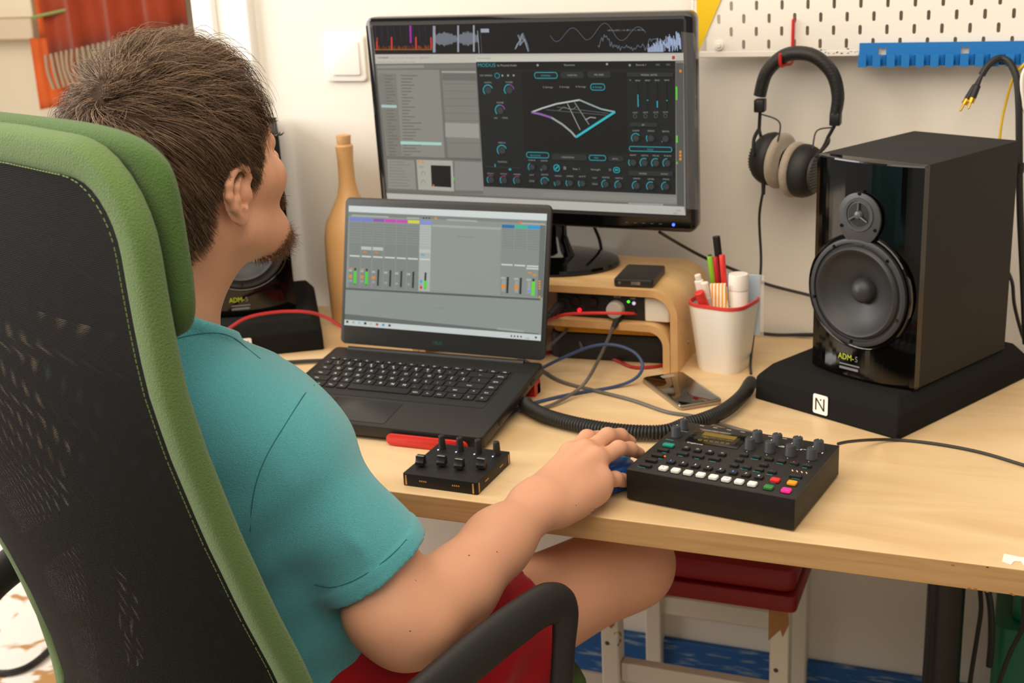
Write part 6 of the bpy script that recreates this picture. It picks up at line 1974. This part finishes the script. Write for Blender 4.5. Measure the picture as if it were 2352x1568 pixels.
# ---- shorts
SH = Field()
SH.ell(CL(0, .245, .585), (.195, .135, .085), .04, M_=CHM)
SH.cone(CL(.10, .28, .575), CL(.185, .50, .605), .112, .094, .04)
SH.cone(CL(.10, .28, .555), CL(.190, .51, .565), .095, .080, .03)
SH.cone(CL(-.10, .28, .575), CL(-.22, .49, .585), .112, .092, .04)
hd_ = (Vector(CL(.20, .68, .61)) - Vector(CL(.09, .25, .575))).normalized()
hc_ = Vector(CL(.180, .480, .60))
hd_ = (hd_ + Vector((0, 0, -.0)) ).normalized()
hd2 = (Vector(CL(-.27, .60, .585)) - Vector(CL(-.09, .25, .575))).normalized(); hc2 = Vector(CL(-.22, .50, .58))
class Shorts(Field):
    def ev(s, P, idx=None):
        f = Field.ev(s, P, idx); lp = P @ inv[:3, :3].T + inv[:3, 3]; x, y, z = lp[:, 0], lp[:, 1], lp[:, 2]
        f = f - .005 * np.sin(x * 30 + y * 46 + 3 * np.sin(z * 25)) * np.sin(z * 34 - y * 22) - .004 * np.exp(-((y - .36 - (z - .6) * .8) / .012) ** 2) + .004 * np.exp(-((y - .33 - (z - .6) * .8) / .010) ** 2)
        c1 = np.where(x > 0, (P - np.array(hc_, np.float32)) @ np.array(hd_, np.float32), -1.)
        c2 = np.where(x <= 0, (P - np.array(hc2, np.float32)) @ np.array(hd2, np.float32), -1.)
        return np.maximum.reduce([f, c1, c2, .502 - z]).astype(np.float32)
SC = Shorts(); SC.ops = SH.ops
SC.cone(CL(.165, .46, .600), CL(.21, .60, .600), .078, .086, .004, -1)
VH, QH = SC.mesh((-.95, -.45, .47), (.05, .20, .74), .0042)
VH = relax(VH, QH, 1, .4)
nets_object('shorts', [(VH, QH)], cloth('red_cotton', 'a3121c', .08, 500), MAN, tuple(PO))

# ---- hair
rs = np.random.RandomState(11)
hc0 = np.array([0, -.011, .029]); hr0 = np.array([.0765, .086, .0805])
def zmin(phi):   # hairline height by angle from the front (degrees, absolute)
    return np.interp(phi, [0, 28, 42, 52, 60, 68, 78, 88, 96, 112, 126, 150, 180], [.080, .077, .066, .045, .020, -.020, -.026, .002, .014, .002, -.050, -.080, -.086])
def skull_k(u):
    h3 = np.tile(hr0, (len(u), 1)); h3[u[:, 2] < 0, 2] = .15
    return 1 / np.sqrt(((u / h3) ** 2).sum(1))
def on_skull(u, hgt):
    """u: unit directions; returns local points at height above the skull ellipsoid"""
    k = skull_k(u)
    return hc0 + u * (k + hgt)[:, None]
def in_hair(p):
    phi = np.degrees(np.abs(np.arctan2(p[:, 0], p[:, 1])))
    return p[:, 2] - zmin(phi)
crown = np.array([.012, -.072, .0]); cu0 = np.array([.10, -.62, .78]); cu0 /= np.linalg.norm(cu0)
def thick(p):
    t_ = .007 + .013 * np.clip((p[:, 2] - .02) / .07, 0, 1)
    t_ *= np.clip(.25 + in_hair(p) / .03, .25, 1)
    t_ += .010 * np.clip((p[:, 1] - .05) / .04, 0, 1) * (p[:, 2] > .06)
    return t_
def to_world(p): 
    m4 = np.array(HM); return p @ m4[:3, :3].T + m4[:3, 3] - np.array(PO)
# base volume
nu_, nv_ = 120, 90
uu = []
for j in range(nv_ + 1):
    ph = PI * j / nv_
    for i in range(nu_):
        th = i / nu_ * 2 * PI; uu.append((math.sin(ph) * math.cos(th), math.sin(ph) * math.sin(th), math.cos(ph)))
uu = np.array(uu); p0 = on_skull(uu, np.zeros(len(uu)))
lump = np.sin(uu[:, 0] * 9 + 4 * uu[:, 2]) * np.sin(uu[:, 1] * 8 + 2) 
pc = on_skull(uu, thick(p0) * (.62 + .12 * lump)); ih = in_hair(p0)
pc = np.where((ih > .004)[:, None], pc, on_skull(uu, np.full(len(uu), -.006)))
fs_ = []
for j in range(nv_):
    for i in range(nu_):
        k_ = (i + 1) % nu_; q_ = (j * nu_ + i, (j + 1) * nu_ + i, (j + 1) * nu_ + k_, j * nu_ + k_)
        if ih[list(q_)].max() > -.002: fs_.append(q_)
capV = to_world(pc)


def strands(roots_u, length, lift, dirs_fn, N=8, rad=.00032, jit=.25, seed=3):
    """grow strands over the skull; returns tube vertices and quads"""
    r_ = np.random.RandomState(seed); n_ = len(roots_u)
    u_ = roots_u.copy(); k = skull_k(u_); p = hc0 + u_ * k[:, None]
    pts = [p]
    cl_ = r_.randint(0, 420, n_); cdir = r_.normal(0, 1, (420, 3)); amp = r_.normal(1, .25, n_)
    own = r_.normal(0, 1, (n_, 3)); th_ = thick(p)
    # neighbouring roots share a lock
    ck = np.floor((p[:, 0] + .3) / .011).astype(int) * 73 + np.floor((p[:, 1] + .3) / .011).astype(int) * 179 + np.floor((p[:, 2] + .3) / .011).astype(int) * 283
    cl_ = ck % 420; lam = r_.uniform(.55, 1.35, 420)[cl_]; amp = amp * (1 + (lam - 1) * np.clip((p[:, 2] - .0) / .05, .3, 1))
    for s_ in range(1, N + 1):
        t_ = s_ / N
        d = dirs_fn(p) + jit * ((.55 + .75 * np.clip(p[:, 2] / .07, 0, 1))[:, None] * cdir[cl_] + .30 * own) * (.4 + .6 * t_)
        d = d / np.linalg.norm(d, axis=1)[:, None]
        p2 = p + d * (length / N)[:, None]
        uu_ = p2 - hc0; nr = np.linalg.norm(uu_, axis=1); uu_ = uu_ / nr[:, None]
        k = skull_k(uu_)
        hh_ = th_ * amp * lift * (1 - (1 - min(1, t_ * 1.5)) ** 2) * (1 - .18 * t_) + .0008
        wgt = .8
        p = hc0 + uu_ * (nr * (1 - wgt) + (k + hh_) * wgt)[:, None]
        pts.append(p)
    pts = np.stack(pts, 1)
    W_ = pts @ np.array(HM)[:3, :3].T + np.array(HM)[:3, 3] - np.array(PO)
    return W_


def tubes(W_, rad):
    n_, L_, _ = W_.shape
    tg = np.gradient(W_, axis=1); tg /= np.linalg.norm(tg, axis=2)[..., None] + 1e-9
    ref = np.array([.3, .2, .93]); a = np.cross(tg, ref); a /= np.linalg.norm(a, axis=2)[..., None] + 1e-9; b_ = np.cross(tg, a)
    rr2 = rad * np.linspace(1, .35, L_)[None, :, None]
    ring = [W_ + rr2 * (a * math.cos(t) + b_ * math.sin(t)) for t in (0, 2 * PI / 3, 4 * PI / 3)]
    V = np.stack(ring, 2).reshape(-1, 3)
    base = (np.arange(n_)[:, None, None] * L_ + np.arange(L_ - 1)[None, :, None]) * 3
    k = np.arange(3)[None, None, :]; k2 = (k + 1) % 3
    Q = np.stack([base + k, base + k2, base + 3 + k2, base + 3 + k], -1).reshape(-1, 4)
    return V, Q


def flow(p):
    r_ = p - (hc0 + cu0 * .09)
    nn = (p - hc0) / (hr0 ** 2); nn /= np.linalg.norm(nn, axis=1)[:, None]
    t_ = r_ - nn * (r_ * nn).sum(1)[:, None]; t_ /= np.linalg.norm(t_, axis=1)[:, None] + 1e-6
    sw = np.cross(nn, t_)
    dist = np.linalg.norm(r_, axis=1)
    t_ = t_ + sw * (.9 * np.exp(-dist / .035))[:, None]
    t_[:, 1] += .35 * np.clip(p[:, 2] / .09, 0, 1) * np.clip(dist / .06, 0, 1)
    t_[:, 2] -= .45 * np.clip(.7 - p[:, 2] / .11, 0, 1)
    t_[:, 0] += .22 * np.clip(p[:, 2] / .09, 0, 1) * np.sign(p[:, 0] + .02)
    return t_


u_ = rs.normal(0, 1, (52000, 3)); u_ /= np.linalg.norm(u_, axis=1)[:, None]
p_ = on_skull(u_, np.zeros(len(u_))); ok = in_hair(p_) > rs.uniform(-.003, .004, len(p_))
u_ = u_[ok][:22000]; p_ = p_[ok][:22000]
ln = .019 + .040 * np.clip((p_[:, 2] - .0) / .07, 0, 1); ln *= np.clip(.35 + in_hair(p_) / .03, .35, 1) * rs.uniform(.75, 1.15, len(p_))
ln += .010 * (np.clip((p_[:, 1] - .04) / .04, 0, 1) * (p_[:, 2] > .05))
Wn = strands(u_, ln, 1.0, flow)
uc = cu0 + rs.normal(0, .13, (1500, 3)); uc /= np.linalg.norm(uc, axis=1)[:, None]
Wc_ = strands(uc, rs.uniform(.012, .030, 1500), .8, flow, jit=.75, seed=21)
Wn = np.concatenate([Wn, Wc_])
groups = [Wn[0::3], Wn[1::3], Wn[2::3]]
parts_ = [(capV, np.array(fs_))] + [tubes(g_, .00034) for g_ in groups]
# a few loose flyaway hairs
fl = rs.choice(len(u_), 90, replace=False); fw_ = strands(u_[fl], ln[fl] * 1.25, 1.5, flow, jit=.6, seed=9); parts_.append(tubes(fw_, .00016))
HAIR = nets_object('hair', parts_, [mat('hair_base', '3a2b20', .8, spec=.2), mat('hair_dark', '4a3829', .42, spec=.5), mat('hair_mid', '6b5240', .42, spec=.5), mat('hair_light', '94795f', .42, spec=.5)], MAN)
mi = np.concatenate([np.full(len(p_[1]), k, np.int32) for p_, k in zip(parts_, (0, 1, 2, 3, 3))])
if len(HAIR.data.polygons) == len(mi): HAIR.data.polygons.foreach_set('material_index', mi)

# ---- beard, moustache, eyebrows, lashes
def tuft(cen, rad3, n_, dirn, L_, name, mt, r=.00028, jit=.45, seed=5, N=5, parts=None):
    r_ = np.random.RandomState(seed); q_ = r_.normal(0, 1, (n_, 3)); q_ /= np.linalg.norm(q_, axis=1)[:, None]; q_ *= r_.uniform(.6, 1, (n_, 1))
    p = np.array(cen) + q_ * np.array(rad3); d0 = np.array(dirn) + r_.normal(0, jit, (n_, 3)); d0 /= np.linalg.norm(d0, axis=1)[:, None]
    pts = [p]; LL = L_ * r_.uniform(.5, 1.1, (n_, 1))
    for k in range(N):
        d0 = d0 + r_.normal(0, .22, (n_, 3)); d0 /= np.linalg.norm(d0, axis=1)[:, None]; p = p + d0 * LL / N; pts.append(p)
    W_ = np.stack(pts, 1) @ np.array(HM)[:3, :3].T + np.array(HM)[:3, 3] - np.array(PO)
    return tubes(W_, r)
bmat = [mat('beard_brown', '6a4427', .5, spec=.4)]
bp_ = [tuft((0, .082, -.106), (.026, .021, .019), 3600, (0, .45, -.8), .017, '', None),
       tuft((.026, .062, -.100), (.014, .030, .015), 2200, (.25, .3, -.9), .013, '', None, seed=6), tuft((-.026, .062, -.100), (.014, .030, .015), 2200, (-.25, .3, -.9), .013, '', None, seed=7),
       tuft((0, .045, -.100), (.026, .024, .010), 900, (0, .1, -1), .010, '', None, seed=8),
       tuft((0, .096, -.0535), (.024, .009, .0055), 900, (0, .35, -.8), .008, '', None, seed=9),
       tuft((.024, .090, -.064), (.006, .008, .012), 320, (.1, .2, -.9), .007, '', None, seed=10), tuft((-.024, .090, -.064), (.006, .008, .012), 320, (-.1, .2, -.9), .007, '', None, seed=12)]
nets_object('beard', bp_, bmat, MAN)
for sx in (1, -1):
    e_ = [tuft((sx * .030, .089, .0205), (.017, .005, .0035), 380, (sx * .8, .3, .15), .004, '', None, seed=13, jit=.25)]
    nets_object('eyebrow', e_, [mat('brow_brown', '3a2a1e', .5)], MAN)
    e_ = [tuft((sx * .034, .0935, .0035), (.013, .002, .001), 60, (sx * .25, .9, .25), .006, '', None, seed=14, jit=.15)]
    nets_object('eyelashes', e_, [M['rubber']], MAN)

# moles on the arm and the small ink mark on the edge of the hand, laid on the skin
from mathutils.bvhtree import BVHTree
bv = BVHTree.FromPolygons([v.co for v in BODY.data.vertices], [tuple(p_.vertices) for p_ in BODY.data.polygons])
mole = mat('mole_brown', '6a3f2a', .7)
for p_, r0 in (((-0.2265, -0.1951, 0.7647), .0011), ((-0.2537, -0.2928, 0.744), .0009), ((-0.2678, -0.2671, 0.7697), .0006), ((-0.2103, -0.1646, 0.7679), .0009), ((-0.1377, -0.0545, 0.79), .0007), ((-0.2324, -0.2291, 1.1007), .0007)):
    co, nn, _, _ = bv.find_nearest(Vector(p_) - PO)
    if co is None or (co - (Vector(p_) - PO)).length > .05: continue
    mb = MB(); mb.lathe([(0, .0003), (r0 * .7, .00025), (r0, -.0002)], 10, 0, Matrix.Translation(co) @ nn.to_track_quat('Z', 'Y').to_matrix().to_4x4()); mb.build('mole', mole, MAN)
mb = MB()
for seg in ([(-0.1423, -0.0215, 0.77), (-0.1436, -0.0091, 0.77), (-0.1384, -0.0166, 0.77), (-0.1382, -0.0038, 0.77)], [(-0.1358, -0.0044, 0.77), (-0.1381, 0.0079, 0.77)]):
    q_ = [bv.find_nearest(Vector(a_) - PO)[0] for a_ in seg]
    mb.tube(q_, .0005, 5, smooth=3 if len(q_) > 2 else 1)
mb.build('hand_tattoo', mat('ink', '2c3338', .7), MAN)
